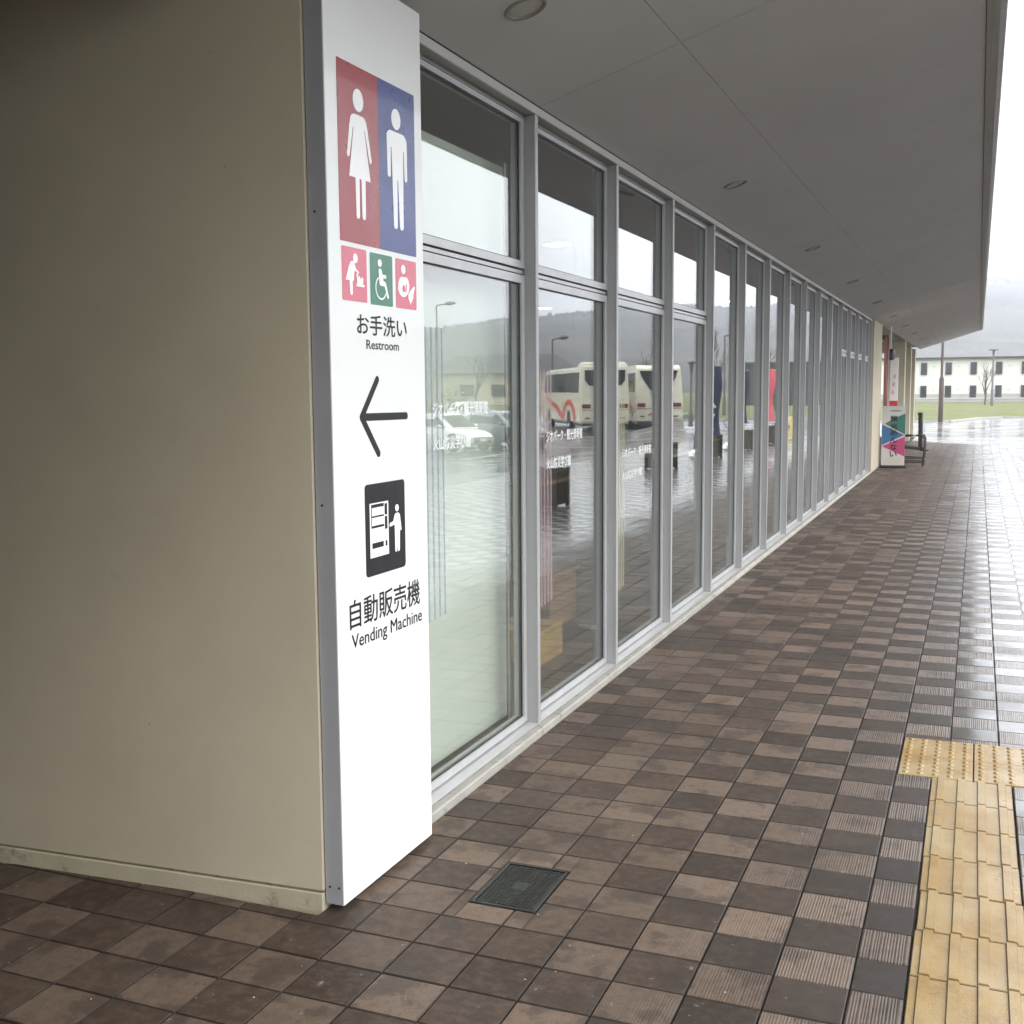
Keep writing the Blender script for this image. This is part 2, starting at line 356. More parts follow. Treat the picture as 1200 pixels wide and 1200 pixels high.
M = dict(
    brick=brick_material(), mortar=simple('joint_sand', (.035, .028, .022), .9, .3, 40, bump=.4),
    tactile=tactile_material(),
    wall=simple('beige_wall_coating', (.40, .354, .262), .85, .07, 1.6, bump=.2, bscale=230, bdist=.003, dirt=((.16, .135, .095), 11, .655, .35), specks=True),
    skirt=simple('beige_skirting', (.37, .33, .235), .85, .12, 5, bump=.5, bscale=90, dirt=((.075, .062, .042), 9, .56, .75)),
    wall_edge=simple('beige_wall_dark', (.26, .23, .165), .85, .1, 5, bump=.2, dirt=((.06, .05, .04), 20, .55, .7)),
    cream=simple('cream_wall', (.44, .40, .30), .8, .06, 2, bump=.15, bscale=150, dirt=((.35, .31, .22), 9, .62, .4)),
    alu=simple('grey_aluminium', (.36, .36, .36), .42, .06, 8, metal=.25, bump=.05, bscale=400, stretch=(1, 1, .15), dirt=((.25, .25, .25), 40, .66, .3)),
    alu_light=simple('pale_aluminium', (.45, .45, .45), .36, .06, 8, metal=.3, bump=.05, bscale=400, dirt=((.28, .28, .27), 30, .64, .35)),
    alu_edge=simple('grey_edge_sheet', (.36, .365, .385), .45, .05, 5, metal=.3, dirt=((.2, .2, .2), 50, .66, .4)),
    gasket=simple('black_gasket', (.012, .012, .012), .5, .1, 10),
    kerb=simple('kerb_concrete', (.29, .28, .25), .85, .14, 7, bump=.5, bscale=90, dirt=((.13, .11, .08), 14, .55, .7)),
    soffit=simple('soffit_board', (.61, .610, .612), .75, .04, 1.5, bump=.06, bscale=200, dirt=((.3, .29, .27), 3, .6, .2)),
    soffit_trim=simple('soffit_trim', (.42, .42, .40), .6, .05, 4, dirt=((.25, .25, .23), 16, .6, .4)),
    roof=simple('roof_sheet', (.22, .22, .22), .5, .1, 3, metal=.3),
    sign=simple('white_sign_board', (.70, .71, .685), .35, .012, 2, coat=.3),
    red=simple('sign_red', (.27, .003, .008), .3, .03, 3, coat=.15), blue=simple('sign_blue', (.006, .024, .17), .3, .03, 3, coat=.15),
    pink=simple('sign_pink', (.58, .12, .17), .35, .03, 3, coat=.15), green=simple('sign_green', (.012, .15, .08), .35, .03, 3, coat=.15),
    white=simple('white_film', (.85, .85, .84), .35, .02, 4), black=simple('black_film', (.008, .008, .010), .45, .1, 4, spec=.25),
    greyline=simple('grey_film', (.35, .35, .34), .4, .05, 4),
    iron=simple('cast_iron', (.035, .037, .033), .45, .2, 20, metal=.5, bump=.3, bscale=150, dirt=((.10, .085, .06), 30, .55, .5)),
    glass=glass_material('window_glass'),
    lampglass=simple('lamp_diffuser', (.50, .50, .46), .3, .05, 5),
    int_floor=simple('interior_floor', (.075, .060, .043), .35, .15, 2),
    int_wall=simple('interior_wall', (.13, .125, .11), .8, .06, 2), int_ceil=simple('interior_ceiling', (.17, .17, .16), .8, .04, 2),
    board=simple('pale_green_board', (.66, .675, .62), .7, .03, 1.5), wood=simple('brown_wood', (.17, .09, .045), .5, .25, 8, stretch=(1, 1, .2)),
    carton=simple('ochre_carton', (.42, .25, .07), .75, .08, 5), darkwood=simple('dark_planter_wood', (.05, .036, .026), .55, .3, 12, stretch=(1, 1, 6), bump=.2, bscale=40),
    plum=simple('dark_chair_wood', (.016, .010, .010), .4, .25, 14), dark=simple('dark_paint', (.02, .02, .022), .4, .1, 5),
    brownpole=simple('brown_pole_paint', (.045, .030, .024), .45, .1, 6), greypole=simple('grey_pole_paint', (.10, .10, .10), .45, .1, 6),
    lamp_on=emission('lit_ceiling_lamp', (1, .98, .94), 9.0),
    cloth_pink=simple('pink_cloth', (.72, .13, .17), .8, .12, 3), cloth_navy=simple('navy_cloth', (.022, .03, .075), .8, .2, 3), cloth_white=simple('white_cloth', (.8, .78, .76), .8, .05, 3),
    cloth_red=simple('red_cloth', (.6, .04, .05), .8, .1, 3),
    teal=simple('banner_teal', (.03, .13, .105), .6, .04, 3), bblue=simple('banner_blue', (.03, .12, .25), .6, .04, 3), magenta=simple('banner_magenta', (.36, .045, .14), .6, .04, 3),
    bannerwhite=simple('banner_white', (.46, .43, .40), .6, .03, 3),
    dullpink=simple('dull_pink_cloth', (.38, .16, .145), .8, .15, 3), downring=simple('downlight_ring', (.22, .22, .21), .5, .05, 5), pastel=simple('poster_pink', (.75, .42, .42), .6, .1, 2),
    plaza=wet_ground_material('wet_plaza', (.10, .10, .10), (.17, .165, .16), .10), asphalt=wet_ground_material('wet_asphalt', (.035, .035, .037), (.06, .06, .062), .16),
    line=simple('road_paint', (.7, .7, .68), .3, .1, 5), concrete=simple('concrete_kerb', (.33, .32, .30), .6, .15, 2, bump=.2),
    house=simple('white_siding', (.53, .53, .49), .7, .03, .6), houseedge=simple('dark_fascia', (.045, .045, .05), .5, .1, 1), pale=simple('pale_base', (.30, .30, .29), .8, .1, 1),
    winpane=simple('dark_window', (.02, .022, .024), .12, .2, 1), winframe=simple('window_frame', (.09, .09, .095), .4, .1, 1),
    fence=simple('dark_shed_cladding', (.022, .023, .024), .6, .2, 1),
    bark=simple('bare_bark', (.09, .075, .065), .9, .2, 4), shrub=simple('yellowed_shrub', (.20, .17, .06), .9, .4, 3),
    bus=simple('bus_cream_paint', (.60, .57, .45), .3, .02, 1, coat=.5), busred=simple('bus_red_stripe', (.50, .07, .055), .3, .03, 1), busglass=simple('bus_glass', (.012, .015, .017), .06, .1, 1),
    tyre=simple('tyre_rubber', (.016, .016, .016), .75, .1, 10), lampred=simple('rear_lamp', (.12, .015, .01), .2, .1, 2), lampclear=simple('clear_lamp', (.6, .6, .62), .1, .1, 2), rim=simple('wheel_rim', (.4, .4, .42), .3, .1, 4, metal=.7),
    carwhite=simple('car_white_paint', (.80, .80, .80), .2, .01, 1, coat=1), cargrey=simple('car_grey_paint', (.16, .18, .21), .2, .02, 1, metal=.4, coat=1), bonnet=simple('plastic_black', (.02, .02, .02), .5, .1, 5),
)
def grass_material():
    t = NT('winter_grass'); n = t.noise(.25, 6, .6); f = t.noise(9, 6, .7)
    col = t.mix(t.ramp(n, .35, .65), (.070, .086, .013), (.118, .122, .024)); col = t.mix(t.ramp(f, .35, .75, 0, .6), col, (.042, .048, .012))
    t.set(Base_Color=col, Roughness=.9); t.bump(f, .8, .05); return t.m
def hill_material():
    t = NT('wooded_hill'); n = t.noise(.02, 8, .65); f = t.noise(.25, 6, .7)
    col = t.mix(t.ramp(n, .35, .65), (.045, .045, .038), (.10, .095, .075)); col = t.mix(t.ramp(f, .4, .7, 0, .6), col, (.035, .038, .033))
    t.set(Base_Color=col, Roughness=1.0); t.b.inputs['Specular IOR Level'].default_value = 0; t.bump(f, .8, 3); return t.m
M['grass'] = grass_material(); M['hill'] = hill_material()
def film_material(name, c, alpha):
    t = NT(name); t.set(Base_Color=c, Roughness=.5, Alpha=alpha); return t.m
# ------------------------------------------------------------------ layout numbers (metres)
Y0, PITCH = 4.870, 1.234          # first mullion after the corner, mullion spacing
NB0, NB1 = -1, 14                 # bays -1 .. 13
def my(k): return Y0 + PITCH * k
ZM0, ZM1 = 0.036, 2.790           # mullion foot and head
XG = -0.067                       # glass plane
YEND = 40.5                       # end of the roof
SLOPE, ZS = 0.316, 2.830
def zs(x): return ZS + SLOPE * x

# ------------------------------------------------------------------ terrain
def HZ(x, y):
    lim = 46 + 18 * S((x - 11.5) / 3.5)
    amp = .8 - .3 * S((y - 42) / 10)
    return -amp * S((x - 6.2) / 7) * (1 - S((y - lim) / 8))
XPAVE = 6.2
def sheet(name, x0, x1, y0, y1, z, mat, nx=1, ny=1, h=None, parent=None):
    mb = MB(); vs_ = []; fs = []
    for j in range(ny+1):
        for i in range(nx+1):
            x = x0 + (x1-x0)*i/nx; y = y0 + (y1-y0)*j/ny; vs_.append((x, y, z + (h(x, y) if h else 0)))
    for j in range(ny):
        for i in range(nx):
            a = j*(nx+1)+i; fs.append((a, a+1, a+nx+2, a+nx+1))
    mb.add(vs_, fs); return mb.build(name, mat, parent, smooth=bool(h))
def poly_sheet(name, pts, z0, z1, mat, parent=None):
    mb = MB().prism(pts, lambda u, v, t: (u, v, z0 + t), z1 - z0); return mb.build(name, mat, parent)

# far ground: a frame around the modelled site, out to the horizon
gm = MB()
for (a, b, c, d) in ((-3000, 3000, 220, 3500), (-3000, 3000, -3000, -30), (-3000, -40, -30, 220), (80, 3000, -30, 220)):
    gm.add([(a, c, -.02), (b, c, -.02), (b, d, -.02), (a, d, -.02)], [(0, 1, 2, 3)])
tag(gm.build('ground', M['grass']), kind='structure')
tag(sheet('car_park', XPAVE, 80, -30, 75, -.012, M['asphalt'], 48, 60, HZ), kind='structure')
tag(sheet('forecourt', -40, XPAVE, 39.0, 75, -.006, M['plaza']), kind='structure')
tag(sheet('ground_under_building', -40, -4.0, -30, 39.0, -.02, M['concrete']), kind='structure')
tag(sheet('walkway_bed', -4.0, XPAVE, -30, 39.0, -.016, M['mortar']), kind='structure')
grass_edge = [(-40, 53), (-4, 54.5), (.6, 56.2), (1.25, 58.5), (1.9, 61.5), (3.0, 63.8), (5.0, 63.2), (7.0, 60.6), (9.9, 58.0), (12.2, 57.8), (13.5, 61), (15, 73), (80, 73)]
gmb = MB()
vs_ = [(x, y, .06) for x, y in grass_edge] + [(-40, 220, .06), (80, 220, .06)] 
n = len(grass_edge)
tl = tessellate_polygon([[Vector((x, y, 0)) for x, y, z in (vs_[:n] + [vs_[n+1], vs_[n]])]])
idx = list(range(n)) + [n+1, n]
fs = []
for a, b, c in tl:
    A, B, Cc = (vs_[idx[a]], vs_[idx[b]], vs_[idx[c]])
    ar = (B[0]-A[0])*(Cc[1]-A[1]) - (Cc[0]-A[0])*(B[1]-A[1])
    fs.append((idx[a], idx[b], idx[c]) if ar > 0 else (idx[a], idx[c], idx[b]))
gmb.add(vs_, fs)
tag(gmb.build('grass_field', M['grass']), kind='structure')
kb = MB()                                            # low concrete edging in front of the grass
for (xa, ya), (xb, yb) in zip(grass_edge[:-1], grass_edge[1:]):
    d = Vector((xb-xa, yb-ya, 0)); nn = Vector((d.y, -d.x, 0)).normalized()*.13
    kb.add([(xa, ya, -.6), (xb, yb, -.6), (xb, yb, .08), (xa, ya, .08), (xa+nn.x, ya+nn.y, -.6), (xb+nn.x, yb+nn.y, -.6), (xb+nn.x, yb+nn.y, .08), (xa+nn.x, ya+nn.y, .08)],
           [(4, 5, 6, 7), (7, 6, 2, 3), (0, 3, 2, 1), (4, 7, 3, 0), (5, 1, 2, 6)])
tag(kb.build('grass_kerb', M['concrete']), kind='structure')
lm_ = MB()                                           # painted parking lines
for k in range(9):
    x0, y0 = 12.0 + k*2.6, 36.5
    for j in range(6):
        ya, yb = y0 + j*.8, y0 + (j+1)*.8
        lm_.add([(x0, ya, HZ(x0, ya)-.004), (x0+.12, ya, HZ(x0+.12, ya)-.004), (x0+.12, yb, HZ(x0+.12, yb)-.004), (x0, yb, HZ(x0, yb)-.004)], [(0, 1, 2, 3)])
tag(lm_.build('parking_lines', M['line']), kind='structure')

# ------------------------------------------------------------------ walkway of paving bricks
BW, BD = .2, .18671
BX0, BY0 = .37994, 2.99641
pave = thing('pavement', None, None, (0, 0, 0)); pave['kind'] = 'structure'
HOLES = [(.422, .646, 3.106, 3.435), (1.716, 2.025, -3.0, 4.832), (1.580, 3.33, 4.832, 5.366), (-4.0, .032, 2.86, 39.0)]
SIGNCUT = (-4.0, .038, 2.80, 2.86)
def cut(rect, holes):
    out = [rect]
    for hx0, hx1, hy0, hy1 in holes:
        nxt = []
        for (a, b, c, d) in out:
            if a >= hx1 or b <= hx0 or c >= hy1 or d <= hy0: nxt.append((a, b, c, d)); continue
            if a < hx0: nxt.append((a, hx0, c, d))
            if b > hx1: nxt.append((hx1, b, c, d))
            m0, m1 = max(a, hx0), min(b, hx1)
            if c < hy0: nxt.append((m0, m1, c, hy0))
            if d > hy1: nxt.append((m0, m1, hy1, d))
        out = nxt
    return [r for r in out if r[1]-r[0] > .012 and r[3]-r[2] > .012]
def brick_kind(i, j):
    h = math.sin(i*127.1 + j*311.7)*43758.5453; h -= math.floor(h)
    par = (i + j) % 2
    flip = .22 if i < 2 else (.10 if i < 4 else .0)
    return 1 - par if h < flip else par
cands = []
for i in range(-22, 30):
    for j in range(-28, 194):
        x0, x1 = BX0 + i*BW, BX0 + (i+1)*BW; y0, y1 = BY0 + j*BD, BY0 + (j+1)*BD
        if x0 < -2.3 or x1 > XPAVE + .05 or y0 < -.6 or y1 > 39.05: continue
        g = .0025; gx = .0020
        for r in cut((x0+gx, x1-gx, y0+g*.7, y1-g*.7), HOLES):
            full = abs((r[1]-r[0]) - (BW-2*gx)) < 1e-6 and abs((r[3]-r[2]) - (BD-1.4*g)) < 1e-6
            ps = [proj((x, y, 0)) for x in r[:2] for y in r[2:]]
            area = 0
            if all(ps):
                cx = sum(p[0] for p in ps)/4; cy = sum(p[1] for p in ps)/4
                if -15 < cx < 1215 and cy < 1230:
                    q = [ps[0], ps[1], ps[3], ps[2]]
                    area = abs(sum(q[a][0]*q[(a+1) % 4][1]-q[(a+1) % 4][0]*q[a][1] for a in range(4)))/2
                    if r[0] < .03 and r[2] > 2.9: area = 0
            cands.append((area, i, j, r, full))
cands.sort(key=lambda c: -c[0])
shared = {}
def brick_shape(mb, w, d, lift, kind, tone, tx, ty):
    """one brick around (0,0): chamfered top, slightly tilted"""
    c = .0028; v = []
    for zz, ins in ((-.014, 0), (-c, 0), (0, c)):
        for sx, sy in ((-1, -1), (1, -1), (1, 1), (-1, 1)):
            x, y = sx*(w/2-ins), sy*(d/2-ins); v.append((x, y, zz + lift + tx*x + ty*y if zz > -.01 else zz))
    f = [(8, 9, 10, 11)]
    for a in (0, 4):
        for k in range(4): f.append((a+k, a+(k+1) % 4, a+4+(k+1) % 4, a+4+k))
    mb.add(v, f[:1], tone=tone, ribbed=float(kind), edge=0.0); mb.add([], [], ); n0 = len(mb.v) - 12
    for q in f[1:]:
        mb.f.append(tuple(a+n0 for a in q)); mb.a['tone'].append(tone); mb.a['ribbed'].append(float(kind)); mb.a['edge'].append(1.0)
N_IND = 296
rr = random.Random(3)
stuff = MB()
for q, (area, i, j, r, full) in enumerate(cands):
    w, d = r[1]-r[0], r[3]-r[2]; cx, cy = (r[0]+r[1])/2, (r[2]+r[3])/2
    kind = brick_kind(i, j)
    if q < N_IND and area > 0:
        if full:
            key = (kind, rr.randrange(14))
            if key not in shared:
                m_ = MB(); brick_shape(m_, w, d, rr.uniform(-.0012, .0004), kind, rr.random(), rr.uniform(-.004, .004), rr.uniform(-.004, .004)); shared[key] = m_.mesh('brick', M['brick'])
            me = shared[key]
        else:
            m_ = MB(); brick_shape(m_, w, d, -.0005, kind, rr.random(), 0, 0); me = m_.mesh('brick', M['brick'])
        link('brick', me, pave, (cx, cy, 0))
    else:
        m_ = MB(); brick_shape(m_, w, d, rr.uniform(-.0012, .0004), kind, rr.random(), rr.uniform(-.004, .004), rr.uniform(-.004, .004))
        m_.v = [(x+cx, y+cy, z) for x, y, z in m_.v]
        stuff.add(m_.v, m_.f); 
        for k in m_.a: stuff.a.setdefault(k, []).extend(m_.a[k])
tag(stuff.build('brick_paving', M['brick'], pave), kind='stuff')
tag(sheet('wet_joints', 2.035, XPAVE, -30, 39.0, -.0050, M['plaza']), kind='structure')
# guiding tiles: bars along the walkway, then a band of dotted tiles across it
def bar_tile():
    m_ = MB(); w, d = .297, .2768
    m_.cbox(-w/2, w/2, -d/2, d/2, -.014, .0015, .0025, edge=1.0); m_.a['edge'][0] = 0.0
    for k in range(4):
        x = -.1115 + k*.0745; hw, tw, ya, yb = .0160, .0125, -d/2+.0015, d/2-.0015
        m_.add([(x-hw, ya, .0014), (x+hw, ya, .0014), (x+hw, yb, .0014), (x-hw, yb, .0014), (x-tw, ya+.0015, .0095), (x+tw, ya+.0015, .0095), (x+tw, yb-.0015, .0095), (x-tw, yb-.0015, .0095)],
               [(4, 5, 6, 7), (0, 1, 5, 4), (1, 2, 6, 5), (2, 3, 7, 6), (3, 0, 4, 7)], edge=.35); m_.a['edge'][-5] = 0.0; m_.a['edge'][-1] = 1.0  # shade painted in: bar side turned from the light gets the darkest colour
    return m_.mesh('tactile_tile', M['tactile'])
def dot_tile():
    m_ = MB(); w, d = .287, .262
    m_.cbox(-w/2, w/2, -d/2, d/2, -.014, .0015, .002)
    for a in range(5):
        for b in range(5):
            cx, cy = (a-2)*.0575, (b-2)*.0515; v = []
            for zz, r_ in ((.0014, .0130), (.0065, .0098), (.0078, .0060)):
                for k in range(8): v.append((cx + r_*math.cos(k*math.pi/4), cy + r_*math.sin(k*math.pi/4), zz))
            f = [tuple(range(16, 24))] + [(o+k, o+(k+1) % 8, o+8+(k+1) % 8, o+8+k) for o in (0, 8) for k in range(8)]
            m_.add(v, f)
    return m_.mesh('tactile_tile', M['tactile'])
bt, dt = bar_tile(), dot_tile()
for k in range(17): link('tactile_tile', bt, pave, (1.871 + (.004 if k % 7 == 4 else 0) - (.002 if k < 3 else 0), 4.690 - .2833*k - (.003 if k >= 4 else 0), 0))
for a in range(6):
    for b in range(2): link('tactile_tile', dt, pave, (1.731 + .2915*a, 4.966 + .2665*b + (.004 if a else 0), .0005*(a % 2)))

rg_ = random.Random(8); gr = MB()                  # grit blown against the kerb and the wall foot
for k in range(150):
    if k < 70: x, y = .036 + abs(rg_.gauss(0, .03)), rg_.uniform(8.2, 9.6) + rg_.gauss(0, .3)
    elif k < 110: x, y = .036 + abs(rg_.gauss(0, .03)), rg_.uniform(3.6, 12)
    else: x, y = rg_.uniform(-.9, 1.3), rg_.uniform(2.2, 2.86) if k < 130 else rg_.uniform(3, 7)
    if x < .036 and y > 2.8: continue
    r_ = rg_.uniform(.0015, .0045)
    v = [(x+r_*a*rg_.uniform(.6, 1.3), y+r_*b*rg_.uniform(.6, 1.3), .0005+r_*c_*.8) for a, b, c_ in ((1, 0, .5), (-1, 0, .5), (0, 1, .5), (0, -1, .5), (0, 0, 1.2), (0, 0, 0))]
    gr.add(v, [(0, 2, 4), (2, 1, 4), (1, 3, 4), (3, 0, 4), (2, 0, 5), (1, 2, 5), (3, 1, 5), (0, 3, 5)])
tag(gr.build('grit', M['concrete']), 'pale grit scattered along the kerb and the brick paving', None, None, 'stuff')
# ------------------------------------------------------------------ inspection cover
cov = thing('inspection_cover', 'small dark iron inspection cover with herringbone tread set in the brick paving', 'manhole cover', (.534, 3.2705, 0))
fr = MB()
X0_, X1_, Y0_, Y1_ = .4265, .6415, 3.111, 3.430
for b in ((X0_, X1_, Y0_, Y0_+.010), (X0_, X1_, Y1_-.010, Y1_), (X0_, X0_+.010, Y0_+.010, Y1_-.010), (X1_-.010, X1_, Y0_+.010, Y1_-.010)): fr.box(*b, -.02, .0015)
fr.build('frame', M['iron'], cov, bevel=.0015)
lid = MB(); lid.cbox(X0_+.0125, X1_-.0125, Y0_+.0125, Y1_-.0125, -.018, -.002, .002); lid.build('lid', M['iron'], cov)
tr_ = MB(); nxr, nyr = 13, 20
for a in range(nxr):
    for b in range(nyr):
        x = X0_+.024 + (X1_-X0_-.048)*a/(nxr-1); y = Y0_+.024 + (Y1_-Y0_-.048)*b/(nyr-1)
        if abs(x-.534) < .026 and abs(y-3.27) < .035: continue
        if abs(x-.534) < .022 and y < 3.145: continue
        s_ = 1 if a % 2 else -1; dx, dy = .0055*s_, .0060; px_, py_ = -dy*.30, dx*.30
        tr_.add([(x-dx-px_, y-dy-py_, -.0025), (x+dx-px_, y+dy-py_, -.0025), (x+dx+px_, y+dy+py_, -.0025), (x-dx+px_, y-dy+py_, -.0025),
                 (x-dx-px_, y-dy-py_, .0004), (x+dx-px_, y+dy-py_, .0004), (x+dx+px_, y+dy+py_, .0004), (x-dx+px_, y-dy+py_, .0004)],
                [(4, 5, 6, 7), (0, 1, 5, 4), (1, 2, 6, 5), (2, 3, 7, 6), (3, 0, 4, 7)] if True else [])
tr_.build('tread', M['iron'], cov)
hb = MB().box(.512, .556, 3.130, 3.137, -.003, .0006); hb.build('lifting_slot', M['gasket'], cov)
pl_ = MB(); pl_.prism(rrect(.510, 3.240, .558, 3.300, .006), lambda u, v, t: (u, v, -.002+t), .002); pl_.build('centre_badge', M['iron'], cov)

# ------------------------------------------------------------------ the building
bld = thing('visitor_centre', 'low beige building with a long aluminium glazed front under a deep sloping canopy', 'building', (0, 0, 0))
# corner wall (faces the camera, slightly skewed to the glazing)
WD = Vector((-1, -.0631, 0)).normalized(); WN = Vector((WD.y, -WD.x, 0)) * 1.0   # WN points to the camera
if WN.y > 0: WN = -WN
P0 = Vector((.0335, 2.8885, 0))
def wallp(u, v, t): p = P0 + WD*u + WN*t; return (p.x, p.y, v)
L = 4.0
wl = MB()
def wbox(mb, u0, u1, v0, v1, t0, t1):
    pts = [wallp(u, v, t) for v in (v0, v1) for (u, t) in ((u0, t1), (u1, t1), (u1, t0), (u0, t0))]
    mb.add(pts, [(0, 1, 2, 3), (7, 6, 5, 4), (1, 0, 4, 5), (2, 1, 5, 6), (3, 2, 6, 7), (0, 3, 7, 4)]); return mb
wbox(wl, 0, L, .064, 3.3, -.25, 0)
wl.build('wall', M['wall'], bld)
wbox(MB(), 0, L, .054, .064, -.25, -.007).build('wall_joint', M['wall_edge'], bld)
wbox(MB(), 0, L, -.02, .054, -.25, .001).build('skirting', M['skirt'], bld, bevel=.003)
MB().box(-.30, .028, 3.15, 3.62, -.02, 3.3).build('corner_wall', M['wall'], bld)
# alcove side wall, unseen wing wall added to shade the left floor
MB().box(-4.0, -3.8, .56, 2.6, -.02, 3.3).build('unseen_side_wall', M['wall'], bld)
MB().box(-4.0, .75, .35, .55, -.02, 2.834).build('unseen_side_wall', M['wall_edge'], bld)
MB().box(-4.19, 0.0, -5.99, 2.88, 2.835, 2.86).build('alcove_ceiling', M['soffit'], bld)
# kerb under the glazing (two pours, the second a little lower)
kz = MB(); kz.add([(-.12, 3.0, -.02), (.030, 3.0, -.02), (.030, my(3)-.01, -.02), (-.12, my(3)-.01, -.02), (-.12, 3.0, .036), (.024, 3.0, .032), (.024, my(3)-.01, .032), (-.12, my(3)-.01, .036), (.030, 3.0, .026), (.030, my(3)-.01, .026)],
   [(4, 5, 6, 7), (5, 8, 9, 6), (8, 1, 2, 9), (0, 1, 8, 5, 4), (3, 7, 6, 9, 2)])
kz.build('kerb', M['kerb'], bld)
k2 = MB(); k2.add([(-.12, my(3), -.02), (.034, my(3), -.02), (.034, 24.2, -.02), (-.12, 24.2, -.02), (-.12, my(3), .036), (.020, my(3), .031), (.020, 24.2, .031), (-.12, 24.2, .036), (.034, my(3), .012), (.034, 24.2, .012)],
   [(4, 5, 6, 7), (5, 8, 9, 6), (8, 1, 2, 9), (0, 1, 8, 5, 4), (3, 7, 6, 9, 2)])
k2.build('kerb', M['kerb'], bld)
st_ = MB(); st_.add([(-.110, 3.62, .0365), (-.002, 3.62, .0395), (-.002, my(14), .0395), (-.110, my(14), .0365), (-.110, 3.62, .046), (-.002, 3.62, .0425), (-.002, my(14), .0425), (-.110, my(14), .046)],
    [(4, 5, 6, 7), (0, 1, 5, 4), (1, 2, 6, 5), (2, 3, 7, 6), (3, 0, 4, 7)]); 
st_.build('sill', M['alu_light'], bld)
MB().box(-.052, .0015, 3.5, my(14)+.03, 2.791, 2.829).build('head_trim', M['soffit_trim'], bld, bevel=.003)
MB().box(-.110, -.0525, 3.5, my(14)+.03, 2.776, 2.829).build('head_beam', M['alu'], bld)
mm = MB().box(-.058, .0, -.030, 0, .0, ZM1-ZM0); mm.box(-.006, -.002, -.0325, -.030, .0, ZM1-ZM0); 
tmp = bmesh.new(); me0 = mm.mesh('mullion', M['alu']); tmp.from_mesh(me0); bmesh.ops.remove_doubles(tmp, verts=tmp.verts, dist=1e-5)
bmesh.ops.bevel(tmp, geom=tmp.edges[:], offset=.0012, segments=1, affect='EDGES'); tmp.to_mesh(me0); tmp.free()
for k in range(-1, 15): link('mullion', me0, bld, (0, my(k), ZM0))
# windows
def window_meshes(transom):
    y0, y1 = .0015, PITCH - .0315
    zb, zt = .052, 2.774
    sw = .040                      # sash face width
    xf, xb = -.055, -.105
    frame = MB(); gas = MB(); panes = MB()
    def ring(za, zb_, bot, top):
        frame.box(xb, xf, y0, y0+sw, za, zb_); frame.box(xb, xf, y1-sw*.9, y1, za, zb_)
        frame.box(xb, xf, y0+sw, y1-sw*.9, za, za+bot); frame.box(xb, xf, y0+sw, y1-sw*.9, zb_-top, zb_)
        a, b, c, d = y0+sw, y1-sw*.9, za+bot, zb_-top; g = .009
        gas.box(-.078, -.0645, a, a+g, c, d); gas.box(-.078, -.0645, b-g, b, c, d); gas.box(-.078, -.0645, a+g, b-g, c, c+g*.6); gas.box(-.078, -.0645, a+g, b-g, d-g*.6, d)
        panes.box(-.075, XG, a+g, b-g, c+g*.6, d-g*.6)
    if transom:
        ring(zb, 2.094, .030, .036); ring(2.124, zt, .032, .021)
        frame.box(xb, -.062, y0, y1, 2.101, 2.116); gas.box(xb, -.080, y0, y1, 2.094, 2.101); gas.box(xb, -.080, y0, y1, 2.116, 2.124)
    else:
        ring(zb, zt, .030, .021)
    return frame.mesh('window_frame', M['alu_light']), gas.mesh('gasket', M['gasket']), panes.mesh('pane', M['glass'])
wm = {True: window_meshes(True), False: window_meshes(False)}
for k in range(-1, 14):
    t_ = (k <= 2) or (k >= 10)
    f_, g_, p_ = wm[t_]
    fo = link('window_frame', f_, bld, (0, my(k), 0))
    link('gasket', g_, fo); 
    link('pane', p_, fo)
# soffit boards, eaves trim, roof
rows = [4.885 + 1.985*k for k in range(-6, 18)] + [YEND]
g = .0016
first = {}
for a, (ya, yb) in enumerate(zip(rows[:-1], rows[1:])):
    for c_, (xa, xb) in enumerate(((.004, .6375), (.6405, 1.818))):
        key = (c_, round(yb-ya, 3))
        if key not in first:
            m_ = MB(); v = [(x, y, SLOPE*x + dz) for dz in (0, .012) for x, y in ((xa, g*1.9), (xb, g*1.9), (xb, yb-ya-g*1.9), (xa, yb-ya-g*1.9))]
            m_.add(v, [(0, 3, 2, 1), (4, 5, 6, 7), (0, 1, 5, 4), (1, 2, 6, 5), (2, 3, 7, 6), (3, 0, 4, 7)])
            first[key] = m_.mesh('soffit_panel', M['soffit'])
        link('soffit_panel', first[key], bld, (0, ya, ZS))
def yprism(name, pts, ya, yb, mat, bev=0):
    n = len(pts); v = [(x, ya, z) for x, z in pts] + [(x, yb, z) for x, z in pts]
    ar = sum(pts[i][0]*pts[(i+1) % n][1]-pts[(i+1) % n][0]*pts[i][1] for i in range(n))
    f = [tuple(range(n)), tuple(reversed(range(n, 2*n)))] + [(i, n+i, n+(i+1) % n, (i+1) % n) for i in range(n)]
    if ar > 0: pass
    else: f = [tuple(reversed(q)) for q in f]
    m_ = MB().add(v, f); return m_.build(name, mat, bld, bevel=bev)
yprism('eaves_trim', [(1.822, zs(1.822)-.004), (1.850, zs(1.84)-.004), (1.850, zs(1.84)+.10), (1.822, zs(1.84)+.10)], -7, YEND+.03, M['soffit_trim'])
yprism('eaves_trim', [(1.8505, zs(1.84)+.006), (1.885, zs(1.84)+.012), (1.885, zs(1.84)+.16), (1.8505, zs(1.84)+.16)], -7, YEND+.05, M['soffit_trim'])
yprism('fascia', [(1.8855, zs(1.84)+.030), (1.915, zs(1.84)+.034), (1.935, zs(1.84)+.25), (1.8865, zs(1.84)+.25)], -7, YEND+.07, M['alu'])
